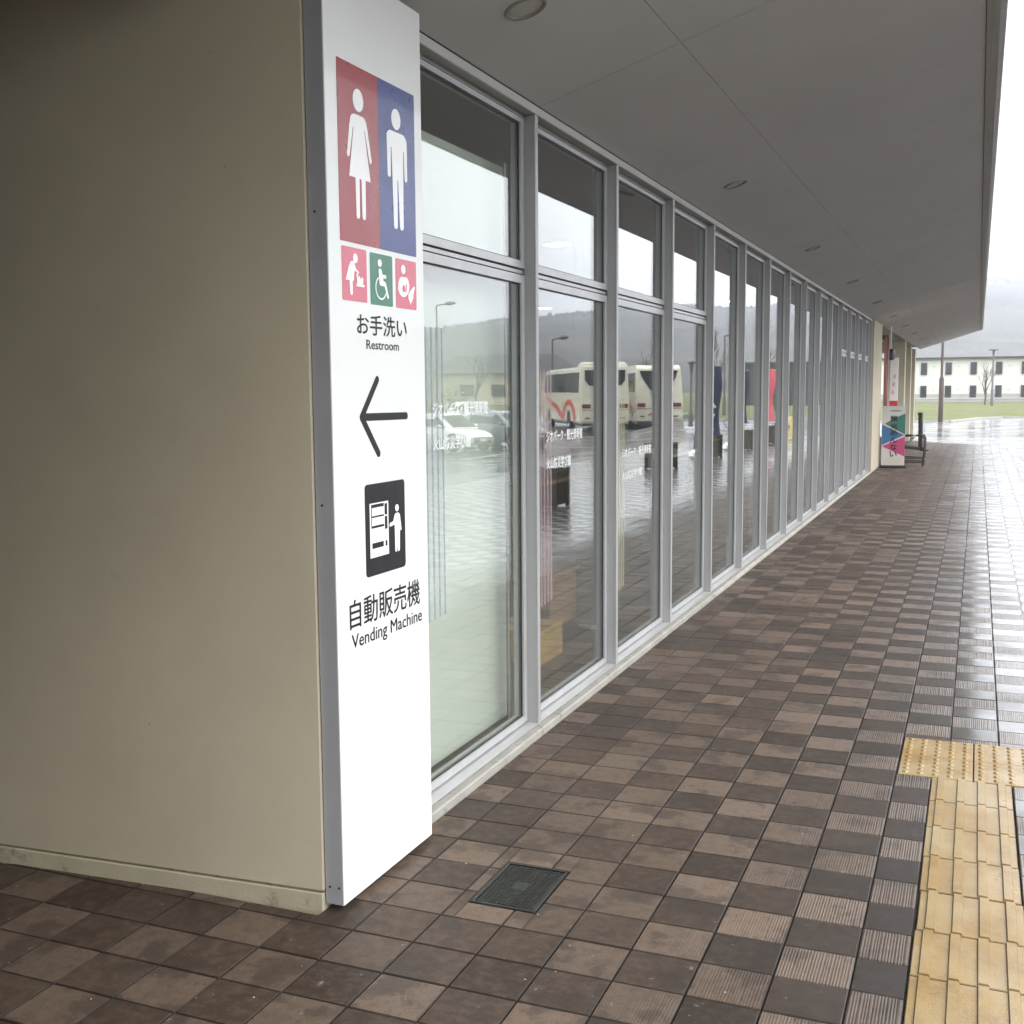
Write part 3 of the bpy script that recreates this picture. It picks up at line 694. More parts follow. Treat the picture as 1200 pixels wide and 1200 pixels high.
yprism('roof', [(.0, zs(0)+.016), (1.82, zs(1.82)+.016), (1.8215, zs(1.84)+.102), (1.886, zs(1.84)+.162), (1.886, zs(1.82)+.26), (-9, 4.6), (-9, 2.90), (-.02, 2.90)], -7, YEND, M['roof'])
# wall block after the glazing, recess with three square pillars
MB().box(-.50, .036, my(14)+.002, 24.05, .037, 2.829).build('end_wall', M['wall'], bld)
MB().box(-1.4, -1.2, 24.05, YEND-.1, -.02, 2.86).build('recess_wall', M['cream'], bld)
pm = MB().box(-.46, 0, 0, .46, -.02, 2.82).mesh('pillar', M['cream'])
for x, y in ((.00, 32.4), (-.045, 36.2), (-.10, 39.6)): link('pillar', pm, bld, (x, y, 0))
MB().box(-1.19, -.47, 24.06, YEND-.2, 2.72, 2.829).build('lintel', M['cream'], bld)
# interior
MB().box(-9, -.112, 2.95, 24.0, -.06, .001).build('floor', M['int_floor'], bld)
MB().box(-9, -.112, 3.16, 24.0, 2.775, 2.83).build('ceiling', M['int_ceil'], bld)
MB().box(-9.2, -9, 2.95, 24.2, -.06, 2.9).build('back_wall', M['int_wall'], bld)
MB().box(-9, -.5, 22.4, 22.6, .0, 2.78).build('partition_wall', M['int_wall'], bld)
MB().box(-9, -.31, 3.17, 3.35, .0, 2.78).build('partition_wall', M['int_wall'], bld)
for y in (7.3, 12.3, 17.2): MB().box(-.62, -.38, y-.12, y+.12, 0, 2.775).build('inner_column', M['int_wall'], bld)

# downlights set in the soffit
dl = []
for k in range(-1, 10):
    y = 3.92 + 3.80*k; x = .315; z = zs(x)
    o = thing('downlight', None, 'ceiling light', (x, y, z), 'round downlights along the canopy ceiling')
    rt = Matrix.Rotation(-math.atan(SLOPE), 4, 'Y')
    m_ = MB().lathe((0, 0, 0), [(.060, .004), (.064, -.006), (.074, -.0085), (.079, -.004), (.080, .001)], 28)
    m_.f = m_.f[:-2]; m_.xf(rt); 
    r_ = m_.mesh('trim_ring', M['downring']); link('trim_ring', r_, o)
    m2 = MB().lathe((0, 0, 0), [(.061, .001), (.056, -.001), (.03, -.0025), (.001, -.003)], 28); m2.xf(rt); link('lens', m2.mesh('lens', M['lampglass']), o)
    dl.append(o)
lbl = ['first round downlight in the canopy ceiling, above and behind the viewer', 'large round downlight in the canopy ceiling nearest the white restroom sign', 'second round downlight along the canopy ceiling, over the fourth window bay',
       'third round downlight along the canopy ceiling', 'fourth round downlight along the canopy ceiling', 'fifth round downlight along the canopy ceiling', 'sixth round downlight, above the end of the glazing']
for i, o in enumerate(dl): o['label'] = lbl[i] if i < len(lbl) else 'small far downlight number %s from the sign, beyond the end of the glazing' % ['seven', 'eight', 'nine', 'ten'][i-len(lbl)]

# ceiling lamps inside, lit
for i, (x, y, lb) in enumerate(((-1.37, 8.95, 'lit round ceiling lamp inside behind the second window bay, nearest the glass'), (-4.02, 15.69, 'lit round ceiling lamp deep inside the room, seen low in the second bay'), (-4.6, 9.4, 'lit round ceiling lamp deep inside behind the first window bays'), (-1.37, 15.7, 'lit round ceiling lamp inside, near the glass by the middle bays'))):
    o = thing('ceiling_lamp', lb, 'ceiling lamp', (x, y, 2.775), 'lit lamps on the room ceiling')
    link('rim', MB().lathe((0, 0, 0), [(.13, -.001), (.13, -.012), (.112, -.014), (.112, -.001)], 20).mesh('rim', M['white']), o)
    link('lens', MB().lathe((0, 0, 0), [(.110, -.003), (.108, -.010), (.001, -.011)], 20).mesh('lens', M['lamp_on']), o)

def text_bold(s, e, place, width, height, bold=0.0):
    mb = MB()
    for i, (du, dv) in enumerate(((-e, 0), (e, 0), (0, e*.7), (0, -e*.7))):
        q = text_mb(s, lambda u, v, t: place(u+du, v+dv, t+.00008*i), width, height); mb.add(q.v, q.f)
    return mb
# ------------------------------------------------------------------ restroom sign on the corner
sg = thing('restroom_sign', 'tall white sign panel on the building corner pointing left to restrooms and vending machine', 'sign', (.03, 2.9, .02))
SX = .100
MB().box(.036, SX-.0015, 2.9, 3.511, .020, 2.818).build('panel', M['alu_edge'], sg, bevel=.0015)
MB().box(SX-.0013, SX, 2.9012, 3.5098, .0212, 2.8168).build('face', M['sign'], sg)
F_ = facing_x(SX, 2.9, 0)
def film(name, outline, mat, parent=sg, lift=.0004, th=.0006, label=None):
    mb = MB().prism(outline, lambda u, v, t: F_(u, v, lift+t), th); o = mb.build(name, mat, parent)
    if label: o['label'] = label
    return o
red_ = film('colour_panel', [(.068, 2.026), (.312, 2.026), (.312, 2.545), (.068, 2.545)], M['red'], label='red panel with white woman pictogram')
blu_ = film('colour_panel', [(.3124, 2.026), (.558, 2.026), (.558, 2.545), (.3124, 2.545)], M['blue'], label='blue panel with white man pictogram')
film('woman_head', ell(.1885, 2.4475, .0315, .0330, 28), M['white'], red_, .0012)
wb = [(.1413, 2.392), (.150, 2.4005), (.1640, 2.4045), (.2136, 2.4045), (.2260, 2.4005), (.2345, 2.391), (.2420, 2.371), (.2655, 2.283), (.2625, 2.275), (.2550, 2.2745), (.2505, 2.280), (.2255, 2.3668), (.2225, 2.3650), (.2560, 2.2195), (.2245, 2.2195), (.2225, 2.108), (.2180, 2.1015), (.2060, 2.1015), (.2015, 2.108), (.2000, 2.2195),
      (.1875, 2.2195), (.1865, 2.108), (.1820, 2.1005), (.1700, 2.1005), (.1655, 2.108), (.1635, 2.2195), (.1270, 2.2195), (.1580, 2.3640), (.1550, 2.3655), (.1325, 2.281), (.1280, 2.274), (.1200, 2.2745), (.1170, 2.283), (.1345, 2.371)]
film('woman_body', wb[::-1], M['white'], red_, .0012)
film('man_head', ell(.4290, 2.4425, .0310, .0325, 28), M['white'], blu_, .0012)
mbod = [(.3642, 2.3860), (.3720, 2.3965), (.3860, 2.4030), (.4760, 2.4030), (.4900, 2.3965), (.4985, 2.3860), (.5005, 2.3732), (.5005, 2.2640), (.4965, 2.2575), (.4860, 2.2575), (.4820, 2.2640), (.4790, 2.3519), (.4745, 2.3519), (.4700, 2.1080), (.4650, 2.1010), (.4500, 2.1010), (.4450, 2.1080), (.4370, 2.2540),
        (.4320, 2.2540), (.4290, 2.1080), (.4240, 2.1010), (.4090, 2.1010), (.4040, 2.1080), (.3960, 2.3519), (.3915, 2.3519), (.3880, 2.2640), (.3840, 2.2575), (.3720, 2.2575), (.3675, 2.2640)]
film('man_body', mbod[::-1], M['white'], blu_, .0012)
a1 = film('icon_tile', rrect(.074, 1.854, .2215, 2.012, .006), M['pink'], label='pink tile with white diaper changing pictogram')
a2 = film('icon_tile', rrect(.2435, 1.852, .388, 2.010, .006), M['green'], label='green tile with white wheelchair pictogram')
a3 = film('icon_tile', rrect(.4105, 1.852, .5545, 2.009, .006), M['pink'], label='pink tile with white baby feeding pictogram')
def icon(name, shapes, parent):
    mb = MB()
    for i, s_ in enumerate(shapes): mb.prism(s_, lambda u, v, t: F_(u, v, .0012 + .00012*i + t), .0006)
    return mb.build(name, M['white'], parent)
icon('pictogram', [ell(.1525, 1.9815, .0135, .0145, 16),
     [(.1370, 1.9726), (.1440, 1.9700), (.1530, 1.9520), (.1726, 1.9420), (.1690, 1.9360), (.1480, 1.9455), (.1440, 1.9420), (.1400, 1.9140), (.1330, 1.9140), (.1325, 1.8760), (.1290, 1.8712), (.1220, 1.8712), (.1185, 1.8760), (.1160, 1.9140), (.0927, 1.9140), (.1130, 1.9560), (.1250, 1.9700)],
     [(.1558, 1.8993), (.2035, 1.8993), (.2035, 1.9070), (.1558, 1.9070)], [(.1600, 1.9075), (.1940, 1.9075), (.1980, 1.9230), (.1900, 1.9290), (.1820, 1.9200), (.1760, 1.9310), (.1680, 1.9250), (.1650, 1.9370), (.1555, 1.9365), (.1600, 1.9200)]], a1)
wheel = [(.3100+.0370*math.cos(math.radians(a)), 1.9060+.0370*math.sin(math.radians(a))) for a in range(118, 345, 12)]
wheel_in = [(.3100+.0315*math.cos(math.radians(a)), 1.9060+.0315*math.sin(math.radians(a))) for a in range(118, 345, 12)]
icon('pictogram', [ell(.3040, 1.9820, .0130, .0120, 16), [(.2950, 1.9600), (.3000, 1.9650), (.3100, 1.9650), (.3150, 1.9610), (.3200, 1.9480), (.3440, 1.9480), (.3440, 1.9370), (.3240, 1.9370), (.3255, 1.9280), (.3370, 1.9270), (.3430, 1.9210), (.3600, 1.8800), (.3570, 1.8760), (.3500, 1.8760), (.3330, 1.9120), (.3060, 1.9130), (.3000, 1.9180)],
     wheel + wheel_in[::-1]], a2)
icon('pictogram', [ell(.4620, 1.9770, .0150, .0150, 16), [(.4480, 1.9530), (.4860, 1.9530), (.4960, 1.9450), (.5020, 1.9300), (.5000, 1.9120), (.4900, 1.9000), (.4700, 1.8890), (.4520, 1.8890), (.4350, 1.8960), (.4240, 1.9120), (.4270, 1.9330), (.4370, 1.9480)],
     [(.5090, 1.8670), (.5280, 1.8890), (.5310, 1.9010), (.5416, 1.9250), (.5370, 1.9290), (.5110, 1.9130), (.4960, 1.9010), (.4940, 1.8880)]], a3)
film('feeding_detail', ell(.462, 1.916, .009, .012, 12), M['pink'], a3, .0022); film('feeding_detail', capsule((.476, 1.907), (.482, 1.930), .003), M['pink'], a3, .0022)
text_bold('お手洗い', .0010, lambda u, v, t: F_(.156+u, 1.757+v, .0004+t), .324, .062, .0).build('lettering', M['black'], sg)
text_bold('Restroom', .0005, lambda u, v, t: F_(.211+u, 1.7145+v, .0004+t), .212, .0275, .0).build('lettering', M['black'], sg)
arr = MB()
for i, (p_, q_) in enumerate((((.172, 1.506), (.466, 1.504)), ((.172, 1.506), (.274, 1.621)), ((.172, 1.506), (.274, 1.390)))):
    arr.prism(capsule(p_, q_, .0118), lambda u, v, t: F_(u, v, .0004 + .00015*i + t), .0006)
arr.build('arrow', M['black'], sg)
vt = film('icon_tile', rrect(.180, 1.007, .445, 1.297, .014), M['black'], label='black tile with white vending machine pictogram')
def flm(name, o_, parent, mat=M['white'], lift=.0012): return film(name, o_, mat, parent, lift)
vm_ = flm('machine', [(.2078, 1.0645), (.3286, 1.0645), (.3286, 1.2360), (.2078, 1.2360)], vt)
flm('slot', [(.2160, 1.1570), (.2975, 1.1570), (.2975, 1.2320), (.2160, 1.2320)], vt, M['black'], .0020)
for z_ in (1.1960, 1.1650):
    for k in range(8): flm('can', [(.2190+.0098*k, z_), (.2273+.0098*k, z_), (.2273+.0098*k, z_+.0255), (.2190+.0098*k, z_+.0255)], vt, M['white'], .0028)
for a_ in (((.3035, 1.1930), (.3200, 1.2290)), ((.3035, 1.1470), (.3200, 1.1880)), ((.2195, 1.0930), (.2930, 1.1105)), ((.3060, 1.0925), (.3175, 1.1100))):
    flm('slot', [a_[0], (a_[1][0], a_[0][1]), a_[1], (a_[0][0], a_[1][1])], vt, M['black'], .0020)
icon('pictogram', [ell(.3885, 1.2068, .0120, .0118, 16), [(.3790, 1.1905), (.3980, 1.1905), (.4070, 1.1830), (.4175, 1.1340), (.4120, 1.1295), (.4060, 1.1380), (.4030, 1.0680), (.3960, 1.0630), (.3900, 1.0660), (.3870, 1.0900), (.3840, 1.0660), (.3780, 1.0630), (.3720, 1.0670), (.3710, 1.1510), (.3680, 1.1540), (.3390, 1.1500), (.3350, 1.1560), (.3390, 1.1620), (.3620, 1.1660), (.3700, 1.1840)]], vt)
text_bold('自動販売機', .0010, lambda u, v, t: F_(.074+u, .8630+v, .0004+t), .470, .0885, .0).build('lettering', M['black'], sg)
text_bold('Vending Machine', .0007, lambda u, v, t: F_(.083+u, .7890+v, .0004+t), .474, .0560, .0).build('lettering', M['black'], sg)

for x_, z_ in ((.052, .075), (.085, .075), (.058, 2.10), (.058, 1.25)):
    rv = MB().lathe((0, 0, 0), [(.0042, 0), (.0036, .0012), (.001, .0018)], 10); rv.xf(Matrix.Translation((x_, 2.9, z_)) @ Matrix.Rotation(math.radians(90), 4, 'X')); rv.build('rivet', M['iron'], sg)
# ------------------------------------------------------------------ stickers on the glass
LETTER = film_material('white_glass_lettering', (.85, .85, .84), .92)
for k, (name, c_, ys, ztop, zbot, ty, tw, tz, lb) in enumerate((
        ('blue', (.12, .17, .26), 3.845, 1.823, .704, 3.905, .525, 1.485, 'blue striped sticker with white lettering on the first window beside the sign'),
        ('red', (.50, .34, .34), 5.055, 1.675, .550, 5.137, .537, 1.333, 'pink and red striped sticker with white lettering on the second window'),
        ('yellow', (.50, .47, .16), 6.290, 1.530, .420, 6.400, .640, 1.185, 'yellow striped sticker with white lettering on the third window'))):
    st = thing('window_sticker', lb, 'window sticker', (XG, ys, zbot), 'striped stickers on the glazing')
    m_s = film_material('sticker_' + name, c_, .45)
    film_m = film_material('sticker_clear_' + name, tuple(min(1, x*.4+.45) for x in c_), .10)
    FX = facing_x(XG+.0004, ys, 0)
    for j in range(4): MB().prism([(.047*j, zbot-.004*0+.003*j), (.047*j+.014, zbot+.003*j), (.047*j+.014, ztop), (.047*j, ztop)], lambda u, v, t: FX(u, v, t), .0004).build('stripe', m_s, st)
    for j in range(3): MB().prism([(.047*j+.015, zbot+.003*j), (.047*j+.046, zbot+.003*j), (.047*j+.046, ztop), (.047*j+.015, ztop)], lambda u, v, t: FX(u, v, t), .0003).build('clear_band', film_m, st)
    text_mb('ジオパーク・観光情報館', lambda u, v, t: (XG+.0012+t, ty+u, tz+v), tw, .058, .012).build('lettering', LETTER, st)
    text_mb('火山防災学び館', lambda u, v, t: (XG+.0012+t, ty+u, tz-.128+v), tw*.66, .054, .012).build('lettering', LETTER, st)
# ------------------------------------------------------------------ things inside the room
db = thing('display_board', 'tall pale green display board standing just behind the first window by the sign', 'display board', (-.22, 3.45, .002))
MB().box(-.235, -.205, 3.45, 4.955, .03, 2.60).build('panel', M['board'], db, bevel=.004)
MB().box(-.240, -.200, 3.42, 3.448, .002, 2.62).build('post', M['alu'], db); MB().box(-.240, -.200, 4.957, 4.985, .002, 2.62).build('post', M['alu'], db)
ct = thing('carton', 'ochre cardboard carton on the floor behind the second window', 'carton', (-.66, 6.22, .001))
c_ = MB(); c_.box(-.88, -.44, 6.03, 6.41, .001, .20); c_.build('box', M['carton'], ct, bevel=.004)
MB().box(-.88, -.44, 6.205, 6.235, .2005, .202).build('tape', M['wood'], ct)
be = thing('wooden_counter', 'brown wooden counter inside behind the second window', 'counter', (-1.1, 7.1, .001))
MB().box(-1.9, -.60, 6.62, 7.12, .06, .40).build('body', M['wood'], be, bevel=.004)
MB().box(-1.93, -.57, 6.59, 7.15, .4005, .43).build('top', M['wood'], be, bevel=.004); MB().box(-1.85, -.65, 6.68, 7.08, .001, .0595).build('plinth', M['gasket'], be)
pr = thing('partition_post', 'thin pale upright post beside the brown counter indoors', 'post', (-.52, 7.22, .001))
MB().tube([(-.52, 7.22, .02), (-.52, 7.22, 1.55)], .012, 8).build('rod', M['alu_light'], pr); MB().lathe((-.52, 7.22, .001), [(.09, 0), (.09, .012), (.015, .02)], 14).build('base', M['alu_light'], pr)
rnd = random.Random(5)
for k, (x, y, w_, d_, h_, m_, nm, lb) in enumerate(((-2.2, 10.2, .8, 1.2, .75, 'wood', 'display_table', 'low wooden display table indoors behind the third window bay'), (-1.9, 14.2, .7, 1.4, .8, 'board', 'display_table', 'pale display table indoors behind the middle window bays'), (-2.4, 18.6, .8, 1.5, .8, 'wood', 'display_table', 'wooden display table indoors near the far end of the glazing'))):
    t_ = thing(nm, lb, 'table', (x, y, .001), 'display tables inside the room')
    MB().box(x-w_/2, x+w_/2, y-d_/2, y+d_/2, h_-.04, h_).build('top', M[m_], t_, bevel=.004)
    for sx in (-1, 1):
        for sy in (-1, 1):
            cx, cy = x+sx*(w_/2-.05), y+sy*(d_/2-.05); MB().box(cx-.025, cx+.025, cy-.025, cy+.025, .001, h_-.0405).build('leg', M[m_], t_)
for k, (x, y, lb) in enumerate(((-5.2, 9.0, 'tall grey exhibit panel deep in the room behind the second bay'), (-5.6, 13.5, 'tall grey exhibit panel deep in the room behind the fourth bay'))):
    t_ = thing('exhibit_panel', lb, 'exhibit panel', (x, y, .001), 'exhibit panels in the room')
    MB().box(x-.03, x+.03, y-.8, y+.8, .3, 2.1).build('panel', M['int_wall'], t_, bevel=.004)
    for s_ in (-1, 1): MB().box(x-.02, x+.02, y+s_*.78-.02, y+s_*.78+.02, .001, .2995).build('leg', M['gasket'], t_)

# ------------------------------------------------------------------ far end of the walkway
rb = thing('rollup_banner', 'teal, blue and magenta stand banner with vertical Japanese lettering before the far wall', 'banner', (.30, 23.8, 0))
BFx, BFz, BWd, BHt = .095, .055, .435, 1.145
B_ = facing_my(23.79, BFx, BFz)
MB().box(BFx-.002, BFx+BWd+.002, 23.7905, 23.797, BFz-.004, BFz+BHt).build('sheet', M['bannerwhite'], rb)
def bp(name, pts, mat, lift=.0005): return MB().prism([(u*BWd, v*BHt) for u, v in pts], lambda u, v, t: B_(u, v, lift+t), .0006).build(name, mat, rb)
bp('header_patch', [(.30, .86), (1, .91), (1, 1), (0, 1), (0, .86)], M['greyline'] if False else simple('banner_grey', (.42, .44, .43), .6, .03, 2))
bp('teal_patch', [(.12, .725), (.5, .84), (1, .895), (1, .53), (.12, .70)][::-1] if False else [(.12, .715), (1, .53), (1, .895), (.55, .81)], M['teal'])
bp('blue_patch', [(0, .345), (.97, .52), (0, .70)], M['bblue'])
bp('magenta_patch', [(.0, .325), (1, .15), (1, .495)], M['magenta'])
text_mb('sobetsu', lambda u, v, t: B_(.15+u, 1.055+v, .0016+t), .20, .045, .01).build('lettering', M['black'], rb)
for i, (ch, z_) in enumerate((('観', .865), ('光', .705), ('あ', .585), ('ん', .44), ('な', .30), ('い', .165))):
    text_mb(ch, lambda u, v, t: B_(.155+u, z_+v, .0022+t), .135, .115, .015).build('lettering', M['black'], rb)
for k in range(7): MB().prism([(.07+.043*k, .095), (.10+.043*k, .095), (.10+.043*k, .106), (.07+.043*k, .106)], lambda u, v, t: B_(u, v, .0016+t), .0004).build('small_print', M['greyline'], rb)
MB().box(BFx-.03, BFx+BWd+.03, 23.70, 23.90, .002, .05).build('base', M['gasket'], rb, bevel=.01)
MB().tube([(.31, 23.84, .05), (.31, 23.84, 1.19)], .008, 6).build('rod', M['gasket'], rb)
MB().box(BFx-.005, BFx+BWd+.005, 23.785, 23.802, BFz+BHt+.0005, BFz+BHt+.02).build('top_rail', M['alu_light'], rb)

nb = thing('hanging_banner', 'narrow pink and red cloth banner hanging against the far wall block', 'banner', (.04, 24.6, 0))
def cloth(name, x0, x1, y, z0, z1, mat, parent, amp=.03, nx=6, nz=18, seed=0, slant=0):
    m_ = MB(); v = []; f = []
    for side in (0, 1):
        for j in range(nz+1):
            for i in range(nx+1):
                a = i/nx; b = j/nz; x = x0+(x1-x0)*a + slant*b
                yy = y + amp*math.sin(a*5+b*6+seed)*(.4+.6*a) + .003*side
                v.append((x + amp*.6*math.sin(b*7+seed)*a, yy, z0+(z1-z0)*b))
    N = (nx+1)*(nz+1)
    for j in range(nz):
        for i in range(nx):
            q = j*(nx+1)+i; f.append((q, q+1, q+nx+2, q+nx+1)); f.append((N+q, N+q+nx+1, N+q+nx+2, N+q+1))
    m_.add(v, f); return m_.build(name, mat, parent, smooth=True)
cloth('cloth', .040, .125, 24.6, 1.10, 2.60, M['dullpink'], nb, .008)
MB().tube([(.128, 24.62, .02), (.128, 24.62, 2.68)], .009, 6).build('pole', M['alu'], nb); MB().tube([(.03, 24.62, 2.66), (.13, 24.62, 2.66)], .006, 6).build('crossbar', M['alu'], nb)
MB().lathe((.128, 24.62, .0), [(.12, .001), (.11, .05), (.02, .06)], 14).build('base', M['gasket'], nb)
ps = thing('poster_panel', 'white and pink poster panel with red foot standing in the recess', 'poster', (.16, 26, 0))
MB().box(.070, .235, 25.99, 26.03, 1.30, 2.22).build('sheet', M['cloth_white'], ps, bevel=.002); MB().box(.070, .235, 25.985, 26.03, 1.02, 1.298).build('foot_panel', M['cloth_red'], ps, bevel=.002)
PX = facing_my(25.989, .075, 1.32)
for i in range(3): MB().prism(ell(.09-.015*i, .50-.17*i, .030, .055, 9, .4*i), lambda u, v, t: PX(u, v, .001+t), .0006).build('printed_patch', M['pastel'], ps)
MB().box(.12, .18, 26.0, 26.02, .02, 1.018).build('leg', M['plum'], ps); MB().box(.02, .28, 25.85, 26.15, .001, .0195).build('base', M['plum'], ps)
wl_ = thing('wall_lantern', 'small dark lantern on a pale bracket near the canopy at the far wall', 'lantern', (.11, 25.6, 2.38))
MB().lathe((.11, 25.6, 2.16), [(.03, 0), (.075, .03), (.085, .17), (.06, .22), (.02, .24)], 12).build('shade', M['dark'], wl_, smooth=True)
MB().box(.085, .115, 25.59, 25.62, 2.4005, zs(.1)-.002).build('bracket', M['cloth_white'], wl_)

# dark reclining armchair, seen from the side, facing the wall
ch = thing('armchair', 'dark wooden patio armchair with tall slatted back by the stand banner', 'chair', (.62, 24.3, 0))
def bar(name, p, q, r, parent=ch, mat=None, n=6): return MB().tube([p, q], r, n).build(name, mat or M['plum'], parent)
for y in (24.02, 24.56):
    MB().tube([(.86, y, .02), (.885, y, .30), (.885, y, .56), (.86, y, .618), (.80, y, .63), (.55, y, .62), (.36, y, .625), (.30, y, .70)], .017, 8).build('arm_frame', M['plum'], ch, smooth=True)
    bar('leg', (.33, y, .02), (.36, y, .62), .016)
    bar('side_rail', (.34, y, .10), (.87, y, .10), .014); bar('side_rail', (.34, y, .19), (.88, y, .17), .012)
    bar('seat_rail', (.30, y, .40), (.88, y, .36), .018)
for k in range(9):
    x = .33 + .055*k; MB().box(x-.022, x+.022, 24.03, 24.55, .415-.004*k*1.2, .435-.004*k*1.2).build('slat', M['plum'], ch)
for k in range(7):
    y = 24.06 + k*.077
    MB().add([(.77, y, .40), (.84, y, .40), (.84, y+.06, .40), (.77, y+.06, .40), (.755, y, 1.05), (.82, y, 1.05), (.82, y+.06, 1.05), (.755, y+.06, 1.05)], [(3, 2, 1, 0), (4, 5, 6, 7), (0, 1, 5, 4), (1, 2, 6, 5), (2, 3, 7, 6), (3, 0, 4, 7)]).build('back_slat', M['plum'], ch)
MB().box(.745, .83, 24.02, 24.57, 1.04, 1.085).build('top_rail', M['plum'], ch, bevel=.01); bar('rung', (.35, 24.02, .145), (.35, 24.56, .145), .012); bar('rung', (.87, 24.02, .14), (.87, 24.56, .14), .012)
bar('hinge_rod', (.80, 24.02, .34), (.97, 24.02, .345), .014)

# ------------------------------------------------------------------ lamp posts
def lamp_post(x, y, h, label, r0=.10, r1=.055, step=1.95, disc=.36, mat='brownpole', z=0, arm=None, name='street_lamp'):
    o = thing(name, label, 'street lamp', (x, y, z))
    m_ = MB().tube([(x, y, z), (x, y, z+step), (x, y, z+step+.12), (x, y, z+h)], [r0, r0, r1, r1*.85], 12); m_.build('pole', M[mat], o, smooth=True)
    if arm:
        ax, ay = arm; MB().tube([(x, y, z+h-.02), (x+ax*.5, y+ay*.5, z+h+.06), (x+ax, y+ay, z+h+.10)], .05, 8).build('arm', M[mat], o)
        MB().tube([(x+ax*.7, y+ay*.7, z+h+.07), (x+ax*1.1, y+ay*1.1, z+h+.11), (x+ax*1.6, y+ay*1.6, z+h+.12)], [.08, .17, .07], 10).build('lamp_head', M[mat], o, smooth=True)
    else:
        MB().lathe((x, y, z+h), [(.07, -.35), (.10, -.02), (.10, .02)], 12).build('neck', M['greypole'], o); MB().lathe((x, y, z+h), [(disc*.5, .021), (disc, .05), (disc, .12), (disc*.3, .20)], 20).build('lamp_head', M[mat], o, smooth=True)
    return o
lamp_post(.285, 55.35, 5.2, 'brown stepped lamp post at the near edge of the lawn beyond the walkway', r0=.105, r1=.060)
lamp_post(2.86, 100, 4.45, 'slender lamp post with flat disc head in front of the white building', r0=.11, r1=.075, step=1.3, mat='greypole', disc=.38)

# ------------------------------------------------------------------ white two-storey building beyond the lawn
hb_ = thing('white_block', 'long white two-storey building with small dark windows across the lawn', 'building', (0, 125, 0))
hx0, hx1 = -9.0, 9.6
MB().box(hx0, hx1, 125, 134, .90, 4.28).build('wall', M['house'], hb_)
MB().box(hx0-.02, hx1+.02, 124.94, 134, .05, .898).build('base_wall', M['pale'], hb_)
MB().box(hx0-.03, hx1+.03, 124.90, 134, .40, .50).build('base_trim', M['bannerwhite'], hb_)
MB().box(hx0-.03, hx1+.03, 124.93, 134, 4.283, 4.45).build('cornice', M['bannerwhite'], hb_)
MB().box(hx0-.25, hx1+.25, 124.6, 134.3, 4.452, 4.60).build('roof', M['houseedge'], hb_, bevel=.01)
gw = MB()
for k in range(-2, 5):
    x = -3.40 + 2.36*k
    for zb in (.55, 2.88):
        if x < hx0+.3 or x > hx1-.5: continue
        f_ = MB().box(x-.31, x+.31, 124.90, 124.935, zb-.04, zb+1.19).build('window', M['winframe'], hb_)
        MB().box(x-.265, x+.265, 124.89, 124.8995, zb, zb+1.15).build('pane', M['winpane'], f_)
        MB().box(x+.9, x+1.02, 124.93, 124.998, zb+.75, zb+.87).build('vent', M['greyline'], hb_)
dk = thing('dark_shed', 'long low dark clad shed beyond the lawn, seen mirrored in the glazing', 'shed', (12.5, 105, 0))
MB().box(9.9, 17.8, 105, 111, .05, 3.82).build('wall', M['fence'], dk); MB().box(9.7, 18.0, 104.8, 111.2, 3.822, 3.95).build('roof', M['houseedge'], dk)
for k in range(16): MB().box(10.0+.5*k, 10.04+.5*k, 104.96, 104.998, .06, 3.80).build('cladding_rib', M['houseedge'], dk)

# ------------------------------------------------------------------ bare trees
def bare_tree(x, y, z, h, label, seed, group=None, levels=4, spread=.55):
    rn = random.Random(seed); tw = MB(); tk = MB()
    def br(p, d, l, r, lev):
        q = p + d*l; m_ = p + d*l*.5 + Vector((rn.uniform(-1, 1), rn.uniform(-1, 1), 0))*l*.05
        (tk if lev == 0 else tw).tube([p, m_, q], [r, r*.85, r*.65], 5 if lev < 2 else 3, cap=False)
        if lev >= levels: return
        for k in range(3 if lev else 5):
            t_ = rn.uniform(.55, 1.0) if lev else rn.uniform(.35, 1.0)
            dd = (d + Vector((rn.uniform(-1, 1), rn.uniform(-1, 1), rn.uniform(-.1, .7)))*spread).normalized()
            br(p + d*l*t_, dd, l*rn.uniform(.45, .68), r*.52, lev+1)
    br(Vector((0, 0, 0)), Vector((rn.uniform(-.05, .05), rn.uniform(-.05, .05), 1)).normalized(), h*.45, h*.018, 0)
    o = thing('bare_tree', label, 'tree', (0, 0, 0), group)
    tk.build('trunk', M['bark'], o); tw.build('branches', M['bark'], o); o.location = (x, y, z); return o
bare_tree(2.35, 104, .05, 4.6, 'small leafless tree before the white building, left of the disc lamp post', 11, spread=.5)
bare_tree(-4.4, 120, .05, 1.6, 'low leafless shrub at the foot of the white building', 12, levels=3)
for i, (x, y, h, lb) in enumerate(((18.5, 74, 5.5, 'leafless tree rising behind the gap between the two coaches'), (14.4, 76, 6.5, 'leafless tree behind the second coach'), (12.2, 80, 6.0, 'tall leafless tree between the second coach and the dark shed'), (10.6, 78, 5.0, 'leafless tree on the lawn nearest the dark shed'),
        (33, 66, 4.5, 'leafless tree behind the parked cars'), (29, 70, 5.0, 'leafless tree at the right of the parked cars, beyond the car park'))):
    bare_tree(x, y, .05, h, lb, 20+i, 'leafless trees beyond the car park')
hs_ = MB(); rn = random.Random(9)
